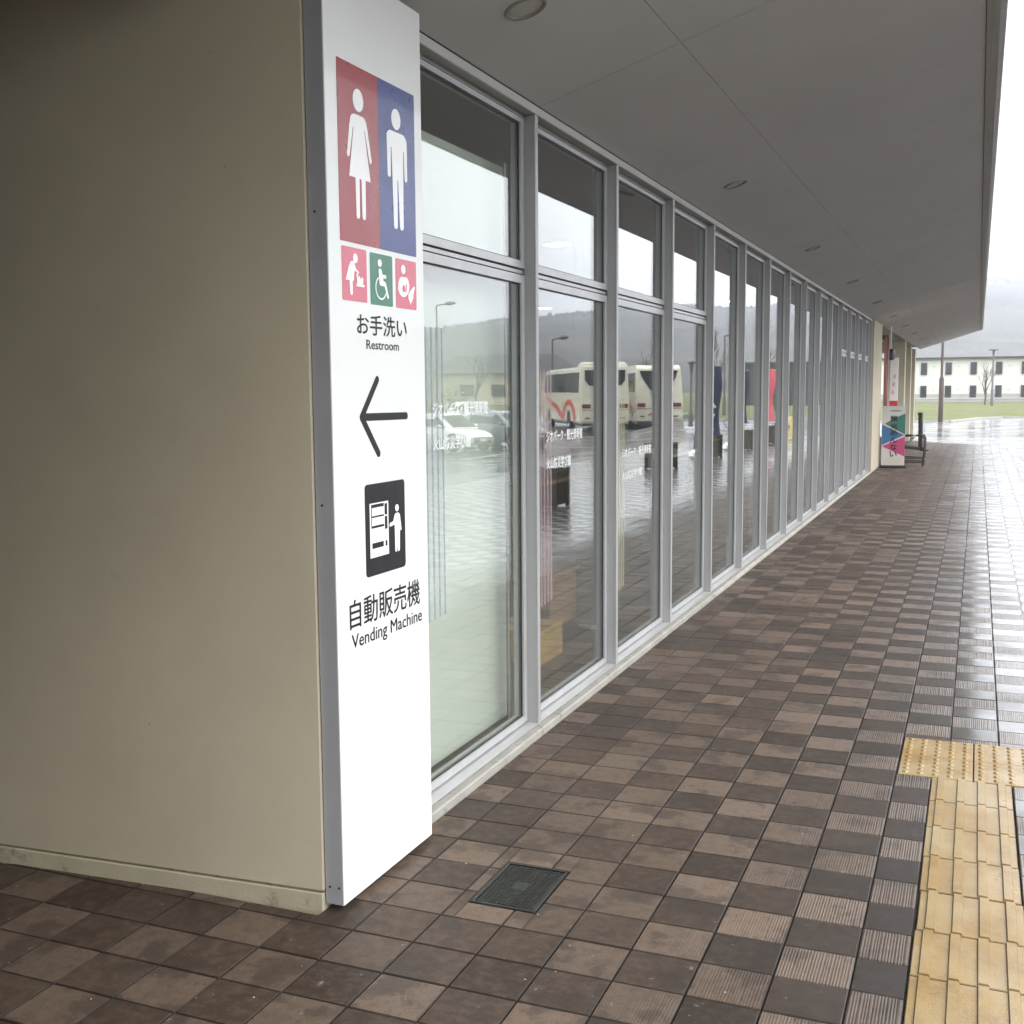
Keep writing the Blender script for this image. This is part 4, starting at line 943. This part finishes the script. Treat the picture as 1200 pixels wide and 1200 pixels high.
def clump(mb, x, y, z, rx, rz, n, sz):
    for _ in range(n):
        a = rn.uniform(0, 6.28); rr_ = rn.random()**.5; zz = rn.random()
        px_, py_ = x+math.cos(a)*rr_*rx, y+math.sin(a)*rr_*rx; pz = z+zz*rz*(1-.4*rr_)
        d1 = Vector((rn.uniform(-1, 1), rn.uniform(-1, 1), rn.uniform(-1, 1))).normalized()*sz; d2 = Vector((rn.uniform(-1, 1), rn.uniform(-1, 1), rn.uniform(-1, 1))).normalized()*sz
        p = Vector((px_, py_, pz)); mb.add([p-d1, p+d2, p+d1], [(0, 1, 2)])
for k in range(26): clump(hs_, 34+k*1.0+rn.uniform(-.5, .5), 78+rn.uniform(-1, 1), .05, 1.1, rn.uniform(1.2, 2.2), 70, .22)
tag(hs_.build('shrubbery', M['shrub']), 'band of yellowed shrubs along the far side of the car park', None, None, 'stuff')
hs2 = thing('far_house', 'low cream house with dark roof beyond the car park, mirrored in the first window', 'house', (46, 110, 0))
MB().box(38, 52, 110, 118, 0, 3.4).build('wall', M['cream'], hs2)
MB().add([(37.5, 109.5, 3.402), (52.5, 109.5, 3.402), (52.5, 118.5, 3.402), (37.5, 118.5, 3.402), (39.5, 114, 5.4), (50.5, 114, 5.4)], [(3, 2, 1, 0), (0, 1, 5, 4), (2, 3, 4, 5), (1, 2, 5), (3, 0, 4)]).build('roof', M['houseedge'], hs2)
for x in (40, 43.5, 47): MB().box(x, x+1.5, 109.9, 109.998, 1, 2.2).build('window', M['winpane'], hs2)

# lamp posts across the car park (seen in the glazing)
for x, y, h, arm, lb in ((34.8, 76, 7.8, (-1.0, 0), 'tall single-arm lamp post behind the parked cars'), (24.0, 71, 4.9, (-.7, 0), 'single-arm lamp post behind the first coach'), (17.3, 72, 4.8, (-.5, 0), 'lamp post behind the second coach'), (11.6, 66, 4.6, (-.4, 0), 'lamp post on the lawn edge near the navy flag')):
    lamp_post(x, y, h, lb, r0=.10, r1=.07, step=1.0, mat='greypole', arm=arm)
g_lamp = lamp_post(9.2, 47.5, 2.6, 'short garden lamp with white globe by the forecourt', r0=.10, r1=.06, step=.6, mat='greypole', disc=.16)

# ------------------------------------------------------------------ planters and flags along the walkway edge
pl0 = thing('planter_box', None, 'planter', (0, 0, 0), 'dark wooden planter boxes along the outer edge of the walkway')
b_ = MB().box(-.25, .25, -.25, .25, .03, .50); b_.build('box', M['darkwood'], pl0, bevel=.006)
for s_ in (-1, 1):
    for r_ in (-1, 1): MB().box(s_*.25-.025, s_*.25+.025, r_*.25-.025, r_*.25+.025, 0, .53).build('corner_post', M['darkwood'], pl0)
MB().box(-.22, .22, -.22, .22, .5005, .52).build('soil', M['mortar'], pl0)
spots = [(3.50, 14.65, 'planter box nearest the sign along the walkway edge'), (3.85, 22.25, 'second planter box, mirrored beside the third window'), (3.76, 26.15, 'third planter box, carrying the navy flag'), (3.70, 29.70, 'fourth planter box with white weights on it'), (3.62, 33.1, 'fifth planter box, carrying the pink flag')]
for i, (x, y, lb) in enumerate(spots):
    o = pl0 if i == 0 else copy_tree(pl0); o.location = (x, y, 0); o['label'] = lb
for x, y, z, r, lb in ((3.95, 25.75, .0, .16, 'white flag weight on the ground beside the third planter'), (3.70, 29.6, .54, .14, 'white weight lying on top of the fourth planter'), (3.95, 29.35, .0, .14, 'white weight on the ground beside the fourth planter')):
    m_ = MB().lathe((x, y, z), [(r*.7, .0), (r, .06), (r*.95, .14), (r*.5, .20), (.03, .21)], 14); tag(m_.build('flag_weight', M['white'], smooth=True), lb, 'weight', 'white flag weights')
def flag(x, y, z, h, w_, mat, label, side=-1, marks=0, low=.55):
    o = thing('banner_flag', label, 'flag', (x, y, 0), 'banner flags on poles along the walkway edge')
    MB().tube([(x, y, z), (x, y, z+h+.06)], .012, 6).build('pole', M['alu_light'], o); MB().tube([(x-.02, y, z+h), (x+side*w_, y+.15, z+h)], .008, 5).build('crossbar', M['alu_light'], o)
    cloth('cloth', x, x+side*w_, y, z+low, z+h, M[mat], o, .05, seed=x*3)
    rn_ = random.Random(int(y*10)); mk = MB()
    for k in range(marks):
        cz = z+low+(h-low)*(1-(k+.6)/marks); cx = x+side*w_*.5; s_ = w_*.26
        for q in range(2):
            a = rn_.uniform(0, 3.1); dx, dz = math.cos(a)*s_, math.sin(a)*s_*.7; ox, oz = rn_.uniform(-.06, .06), rn_.uniform(-.05, .05)
            mk.tube([(cx+ox-dx, y-.085, cz+oz-dz), (cx+ox, y-.09, cz+oz+.03), (cx+ox+dx, y-.085, cz+oz+dz)], [.028, .042, .02], 6)
    if marks: mk.build('brush_marks', M['cloth_white'], o)
    return o
flag(3.92, 26.1, .5, 1.60, .45, 'cloth_navy', 'navy flag with white brush lettering above the third planter', marks=5, low=-.02)
flag(3.95, 29.7, .5, 1.55, .42, 'cloth_navy', 'navy flag half hidden by a mullion above the fourth planter', marks=5, low=.2)
flag(3.78, 33.05, .5, 1.62, .38, 'cloth_pink', 'bright pink flag above the fifth planter', marks=0, low=.15)
sb_ = thing('sandwich_board', 'small yellow sandwich board with a brown drawing, far along the walkway edge', 'sign', (3.5, 36.2, 0))
for s_ in (-1, 1): MB().add([(3.28, 36.2+s_*.16-.01, .02), (3.74, 36.2+s_*.16-.01, .02), (3.74, 36.2+s_*.16+.01, .02), (3.28, 36.2+s_*.16+.01, .02), (3.28, 36.2+s_*.02-.01, .72), (3.74, 36.2+s_*.02-.01, .72), (3.74, 36.2+s_*.02+.01, .72), (3.28, 36.2+s_*.02+.01, .72)], [(3, 2, 1, 0), (4, 5, 6, 7), (0, 1, 5, 4), (1, 2, 6, 5), (2, 3, 7, 6), (3, 0, 4, 7)]).build('board', simple('board_yellow', (.62, .52, .22), .6, .1, 8), sb_)
MB().prism(ell(0, 0, .10, .13, 14), lambda u, v, t: (3.51+u, 36.085-t+v*.2, .40+v), .004).build('drawing', M['wood'], sb_)

# ------------------------------------------------------------------ coaches
def wheel(parent, x, y, r, w_, side):
    n = 22; t_ = MB()
    for nm in (0,):
        vs_ = []; prof = [(r*.60, w_*.5), (r*.93, w_*.5), (r, w_*.38), (r, -w_*.38), (r*.93, -w_*.5), (r*.60, -w_*.5)]
        for pr_, py in prof:
            for k in range(n): a = 2*math.pi*k/n; vs_.append((x+pr_*math.cos(a), y+py, r+pr_*math.sin(a)))
        fs = [(i*n+k, (i+1)*n+k, (i+1)*n+(k+1) % n, i*n+(k+1) % n) for i in range(len(prof)-1) for k in range(n)]
        t_.add(vs_, fs)
    o = t_.build('wheel', M['tyre'], parent, smooth=True)
    rm = MB(); vs_ = []
    for py, pr_ in ((w_*.5*side, r*.60), (w_*.36*side, r*.5), (w_*.42*side, .01)):
        for k in range(n): a = 2*math.pi*k/n; vs_.append((x+pr_*math.cos(a), y+py, r+pr_*math.sin(a)))
    rm.add(vs_, [(i*n+k, (i+1)*n+k, (i+1)*n+(k+1) % n, i*n+(k+1) % n) if side < 0 else (i*n+(k+1) % n, (i+1)*n+(k+1) % n, (i+1)*n+k, i*n+k) for i in range(2) for k in range(n)])
    rm.build('rim', M['rim'], o)
def coach(label, x, y, z, head, style):
    """local frame: rear centre at the origin, +x forwards, +y to its left"""
    o = thing('coach', label, 'bus', (0, 0, 0), 'cream tour coaches in the car park'); Lc, Wd, Hh = 11.6, 1.245, 3.36
    prof = [(.02, .42), (0, .9), (.02, 1.4), (.04, 2.6), (.12, 3.16), (.40, 3.34), (1.2, Hh), (9.8, Hh), (10.6, 3.25), (11.2, 2.7), (11.55, 1.5), (11.6, .8), (11.5, .38)]
    if style == 1: prof = [(.02, .42), (0, .9), (0, 1.5), (.02, 2.9), (.05, 3.30), (.22, 3.45), (.9, 3.45), (1.25, 3.22), (9.8, 3.22), (10.8, 3.12), (11.2, 2.7), (11.55, 1.5), (11.6, .8), (11.5, .38)]
    b = MB(); vs_ = []; n = len(prof)
    for yy, ins in ((-Wd, .0), (Wd, .0)): vs_ += [(px_, yy*(1-.05*max(0, pz-1.6)), pz) for px_, pz in prof]
    tl_ = tessellate_polygon([[Vector((a, c, 0)) for a, c in prof]])
    fs = [tuple(t) for t in tl_] + [tuple(n+q for q in reversed(t)) for t in tl_] + [(i, n+i, n+(i+1) % n, (i+1) % n) for i in range(n)]
    b.add(vs_, fs); me = b.mesh('body', M['bus']); bm = bmesh.new(); bm.from_mesh(me); bmesh.ops.recalc_face_normals(bm, faces=bm.faces)
    ed = [e for e in bm.edges if len(e.link_faces) == 2 and e.calc_face_angle(0) > .6]; bmesh.ops.bevel(bm, geom=ed, offset=.09, segments=3, affect='EDGES', clamp_overlap=True); bm.to_mesh(me); bm.free()
    bo = bpy.data.objects.new('body', me); COL.objects.link(bo); bo.parent = o; me.polygons.foreach_set('use_smooth', [True]*len(me.polygons)); me.set_sharp_from_angle(angle=.6)
    def rear(name, pts, mat, lift=.02, t_=.03, dx=0): return MB().prism([(-a, c) for a, c in pts], lambda u, v, t: (dx + (.05*max(0, v-1.5)/1.5)*0 - lift*0 - t, -u, v), t_).build(name, mat, o)
    if style == 1: rear('rear_window', [(-.98, 2.55), (-.78, 2.30), (.78, 2.30), (.98, 2.55), (.98, 3.05), (-.98, 3.05)], M['busglass'])
    else: rear('rear_window', [(-1.0, 3.05)] + [(-1.0+.09*k, 2.95-1.05*math.sin(math.pi*k/22.)**.8) for k in range(1, 22)] + [(1.0, 3.05)], M['busglass'], dx=-.015)
    for s_ in (-1, 1):
        rear('rear_lamp', [(s_*.72, 1.18), (s_*1.14, 1.18), (s_*1.14, 1.38), (s_*.72, 1.38)], M['lampred'], dx=-.004); rear('reflector', [(s_*.75, .66), (s_*1.0, .66), (s_*1.0, .72), (s_*.75, .72)], M['lampred'], dx=-.012)
    rear('bumper_line', [(-1.18, 1.08), (1.18, 1.08), (1.18, 1.10), (-1.18, 1.10)], M['dark'], dx=-.003, t_=.015); rear('number_plate', [(-.2, .56), (.2, .56), (.2, .74), (-.2, .74)], M['green'], dx=-.012)
    for j, q in enumerate((((-.10, 1.02), (.42, 1.22), (.60, 1.22), (.05, .90)), ((-.55, .78), (.0, 1.02), (.05, .90), (-.50, .70)))): rear('red_stripe', q if j == 0 else q, M['busred'], dx=-.006-.004*j, t_=.012)
    text_mb('道南バス', lambda u, v, t: (-.022-t, .42-u, 1.80+v), .84, .17, .01).build('lettering', M['greyline'], o)
    MB().box(.3, 11.2, -1.1, 1.1, .28, .5).build('chassis', M['dark'], o)
    for s_ in (-1, 1):
        yy = lambda zz: s_*(Wd*(1-.05*max(0, zz-1.6)))
        wz0, wz1, x0, x1 = 1.95, 2.95, .55, 10.6
        for k in range(6):
            xa, xb = x0 + (x1-x0)*k/6+.03, x0 + (x1-x0)*(k+1)/6-.03
            v = [(xa, yy(wz0)+s_*.012, wz0), (xb, yy(wz0)+s_*.012, wz0), (xb, yy(wz1)+s_*.012, wz1), (xa, yy(wz1)+s_*.012, wz1), (xa, yy(wz0)-s_*.05, wz0), (xb, yy(wz0)-s_*.05, wz0), (xb, yy(wz1)-s_*.05, wz1), (xa, yy(wz1)-s_*.05, wz1)]
            f = [(0, 1, 2, 3), (7, 6, 5, 4), (0, 4, 5, 1), (1, 5, 6, 2), (2, 6, 7, 3), (3, 7, 4, 0)]
            MB().add(v, f if s_ < 0 else [q[::-1] for q in f]).build('side_window', M['busglass'], o)
        arc = []
        for k in range(15): a = math.pi*k/14; arc.append((3.0-1.9*math.cos(a), .55+1.05*math.sin(a)))
        for k in range(14, -1, -1): a = math.pi*k/14; arc.append((3.05-1.25*math.cos(a), .50+.80*math.sin(a)))
        MB().prism(arc, lambda u, v, t: (u, s_*(Wd+.002+t), v), .006).build('red_stripe', M['busred'], o)
        sw = [(4.7, .75), (6.2, 1.25), (9.5, 1.7), (10.4, 1.75), (9.4, 1.45), (6.5, 1.0), (5.1, .5)]
        MB().prism(sw[::-1], lambda u, v, t: (u, s_*(Wd+.002+t), v), .006).build('red_stripe', M['busred'], o)
        for wx in (3.05, 8.9):
            MB().prism([(wx+.56*math.cos(math.pi*k/12), .52+.52*math.sin(math.pi*k/12)) for k in range(13)] + [(wx-.56, .36), (wx+.56, .36)], lambda u, v, t: (u, s_*(Wd+.006+t), v), .004).build('wheel_arch', M['dark'], o)
            wheel(o, wx, s_*(Wd-.13), .48, .28, s_)
    o.location = (x, y, z); o.rotation_euler = (0, 0, math.atan2(head[1], head[0])); return o
def rear_centre(r, h): return r[0] + 1.245*h[1], r[1] - 1.245*h[0]
h1 = (.5, .866); c1 = rear_centre((14.0, 54.8), h1); coach('cream tour coach with wide rear window and red swoosh, the nearer of the two', c1[0], c1[1], -.50, h1, 1)
h2 = (.40, .917); c2 = rear_centre((12.29, 58.79), h2); coach('cream tour coach with bowl-shaped rear window, the farther of the two', c2[0], c2[1], -.50, h2, 2)

# ------------------------------------------------------------------ parked cars
def car(label, x, y, z, head, paint):
    o = thing('parked_car', label, 'car', (0, 0, 0), 'cars parked in the car park')
    # stations along the length: x, bottom, bonnet/belt height, half width
    st_ = [(-2.15, .45, .78, .66), (-2.05, .28, .92, .78), (-1.4, .22, .98, .84), (-.4, .20, .96, .86), (.7, .20, .94, .86), (1.35, .22, .86, .84), (1.85, .26, .74, .78), (2.10, .32, .62, .66), (2.18, .42, .55, .55)]
    b = MB(); vs_ = []; m = 10
    for sx, zb, zt, hw in st_:
        ring = [(-hw*.9, zb), (-hw, zb+.16), (-hw*1.0, zb+(zt-zb)*.62), (-hw*.95, zt-.05), (-hw*.80, zt), (hw*.80, zt), (hw*.95, zt-.05), (hw*1.0, zb+(zt-zb)*.62), (hw, zb+.16), (hw*.9, zb)]
        vs_ += [(sx, a, c) for a, c in ring]
    n = len(st_); fs = [(i*m+k, i*m+(k+1) % m, (i+1)*m+(k+1) % m, (i+1)*m+k) for i in range(n-1) for k in range(m)] + [tuple(reversed(range(m))), tuple(range((n-1)*m, n*m))]
    b.add(vs_, fs); b.build('body', M[paint], o, smooth=True)
    cab = MB(); cs = [(-2.02, .93, .93, .70), (-1.55, .95, 1.34, .62), (-.9, .95, 1.46, .60), (-.1, .95, 1.47, .60), (.35, .94, 1.38, .60), (1.18, .90, .91, .66)]
    vs_ = []
    for sx, zb, zt, hw in cs: vs_ += [(sx, -.80 if zt-zb > .1 else -hw, zb-.03), (sx, -hw, zt), (sx, -hw*.7, zt+.015), (sx, hw*.7, zt+.015), (sx, hw, zt), (sx, .80 if zt-zb > .1 else hw, zb-.03)]
    m = 6; n = len(cs); fs = [(i*m+k, i*m+k+1, (i+1)*m+k+1, (i+1)*m+k) for i in range(n-1) for k in range(m-1)] + [tuple(reversed(range(m))), tuple(range((n-1)*m, n*m))]
    cab.add(vs_, fs); cab.build('cabin', M[paint], o, smooth=True)
    for s_ in (-1, 1):
        q = [(-1.35, .99), (.80, .97), (.30, 1.32), (-.1, 1.40), (-.9, 1.39), (-1.35, 1.28)]
        yy = lambda v: s_*(.81 - (v-.95)*.46 + .008)
        v = [(u, yy(w_), w_) for u, w_ in q] + [(u, yy(w_)-s_*.04, w_) for u, w_ in q]; k_ = len(q)
        f = [tuple(range(k_)), tuple(reversed(range(k_, 2*k_)))] + [(k_+i, k_+(i+1) % k_, (i+1) % k_, i) for i in range(k_)]
        MB().add(v, f if s_ < 0 else [t[::-1] for t in f]).build('side_window', M['busglass'], o)
        MB().tube([(2.02, s_*.50, .60), (1.86, s_*.62, .66), (1.60, s_*.74, .70)], [.05, .075, .04], 8).build('headlight', M['lampclear'], o, smooth=True)
        MB().tube([(.75, s_*.86, .98), (.72, s_*.98, 1.0), (.62, s_*1.02, 1.0)], [.03, .07, .05], 8).build('door_mirror', M[paint], o, smooth=True)
        for wx in (-1.32, 1.33):
            MB().prism(ell(wx, .36, .37, .37, 20), lambda u, v, t: (u, s_*(.835+t), v), .028).build('wheel_arch', M['bonnet'], o)
            wheel(o, wx, s_*.80, .31, .20, s_)
    ws = [(1.14, -.60, .945), (1.14, .60, .945), (.38, .52, 1.385), (.38, -.52, 1.385)]
    nn = Vector((.5, 0, .86))*.012; v = [Vector(p)+nn for p in ws] + [Vector(p)-nn*2 for p in ws]
    MB().add(v, [(0, 1, 2, 3), (7, 6, 5, 4), (0, 4, 5, 1), (1, 5, 6, 2), (2, 6, 7, 3), (3, 7, 4, 0)]).build('windscreen', M['busglass'], o)
    MB().box(2.10, 2.19, -.45, .45, .34, .48).build('grille', M['bonnet'], o); MB().box(2.191, 2.20, -.17, .17, .42, .52).build('number_plate', M['white'], o)
    o.location = (x, y, z); o.rotation_euler = (0, 0, math.atan2(head[1], head[0])); return o
car('white hatchback parked nose towards the building, nearer of the two by the first window', 17.9, 41.85, HZ(17.9, 41.85)-.005, (-.915, -.40), 'carwhite')
car('dark grey car parked beside the white hatchback', 16.5, 44.6, HZ(16.5, 44.6)-.005, (-.915, -.40), 'cargrey')
car('white car partly hidden behind the rear of the nearer coach', 23.6, 57.2, HZ(23.6, 57.2)-.005, (-.7, -.7), 'carwhite')

# ------------------------------------------------------------------ wooded hills all round the view
def ridge(az):
    tab = [(-60, .055), (-20, .070), (-3, .078), (-.5, .0775), (1.0, .0762), (2.2, .0725), (4, .068), (7.5, .0645), (11, .0612), (13.4, .0650), (15.7, .0625), (18, .0598), (22, .0550), (26, .0480), (32, .044), (50, .050), (90, .055), (120, .04)]
    for (a, b), (c, d) in zip(tab[:-1], tab[1:]):
        if a <= az <= c: return b + (d-b)*S((az-a)/(c-a))
    return .05
hm = MB(); NA, NR = 420, 26; vs_ = []
R0, R1 = 420., 1650.
for i in range(NA+1):
    az = -60 + 180*i/NA; a = math.radians(az); el = ridge(az)
    for j in range(NR+1):
        t_ = j/NR; r = R0 + (R1-R0)*t_ if j < NR else R1*1.25
        top = el*R1 + 1.6; h = -2 + top*(S(t_**.75)) if j < NR else -10
        nz = noise.fractal(Vector((math.sin(a)*r*.006, math.cos(a)*r*.006, 0)), .8, 2.0, 5)
        h2 = h + nz*9*S(t_*3)*(1-t_) + noise.fractal(Vector((math.sin(a)*r*.03, math.cos(a)*r*.03, 3)), .8, 2, 3)*(2.0 if 0 < t_ else 0)
        vs_.append((CAM.x+math.sin(a)*r, math.cos(a)*r, h2))
fs = [(i*(NR+1)+j, (i+1)*(NR+1)+j, (i+1)*(NR+1)+j+1, i*(NR+1)+j+1) for i in range(NA) for j in range(NR)]
hm.add(vs_, fs); tag(hm.build('hills', M['hill'], smooth=False), kind='structure')
wd = MB(); rn = random.Random(4)
for k in range(14000):
    az = rn.uniform(-12, 40); t_ = 1 - rn.random()**1.8*.35; a = math.radians(az); r = R0 + (R1-R0)*t_
    i = int((az+60)/180*NA); j = min(NR-1, int(t_*NR)); z = vs_[i*(NR+1)+j][2]
    h = rn.uniform(3, 6.5); h *= .30+.70*t_; w_ = h*rn.uniform(.35, .6); x, y = CAM.x+math.sin(a)*r, math.cos(a)*r
    ph = rn.uniform(0, 6)
    v = [(x, y, z-2)] + [(x+w_*math.cos(ph+q*2.09)*rn.uniform(.7, 1.2), y+w_*math.sin(ph+q*2.09), z+h*rn.uniform(.3, .6)) for q in range(3)] + [(x, y, z+h)]
    wd.add(v, [(0, 2, 1), (0, 3, 2), (0, 1, 3), (4, 1, 2), (4, 2, 3), (4, 3, 1)])
tag(wd.build('woods', M['hill']), 'leafless woods covering the hazy hills', None, None, 'stuff')

# ------------------------------------------------------------------ humid air
if True:
    hz = MB().box(-3200, 3200, -3200, 3700, -12, 160).build('haze', None)
    hz['kind'] = 'stuff'; hz['label'] = 'grey rain haze in the air over the valley'
    t = bpy.data.materials.new('haze_air'); t.use_nodes = True; t.node_tree.nodes.clear()
    ou = t.node_tree.nodes.new('ShaderNodeOutputMaterial'); pv = t.node_tree.nodes.new('ShaderNodeVolumePrincipled')
    pv.inputs['Color'].default_value = (.83, .85, .96, 1); pv.inputs['Density'].default_value = .00060; pv.inputs['Anisotropy'].default_value = .1
    t.node_tree.links.new(pv.outputs[0], ou.inputs['Volume']); hz.data.materials.clear(); hz.data.materials.append(t)
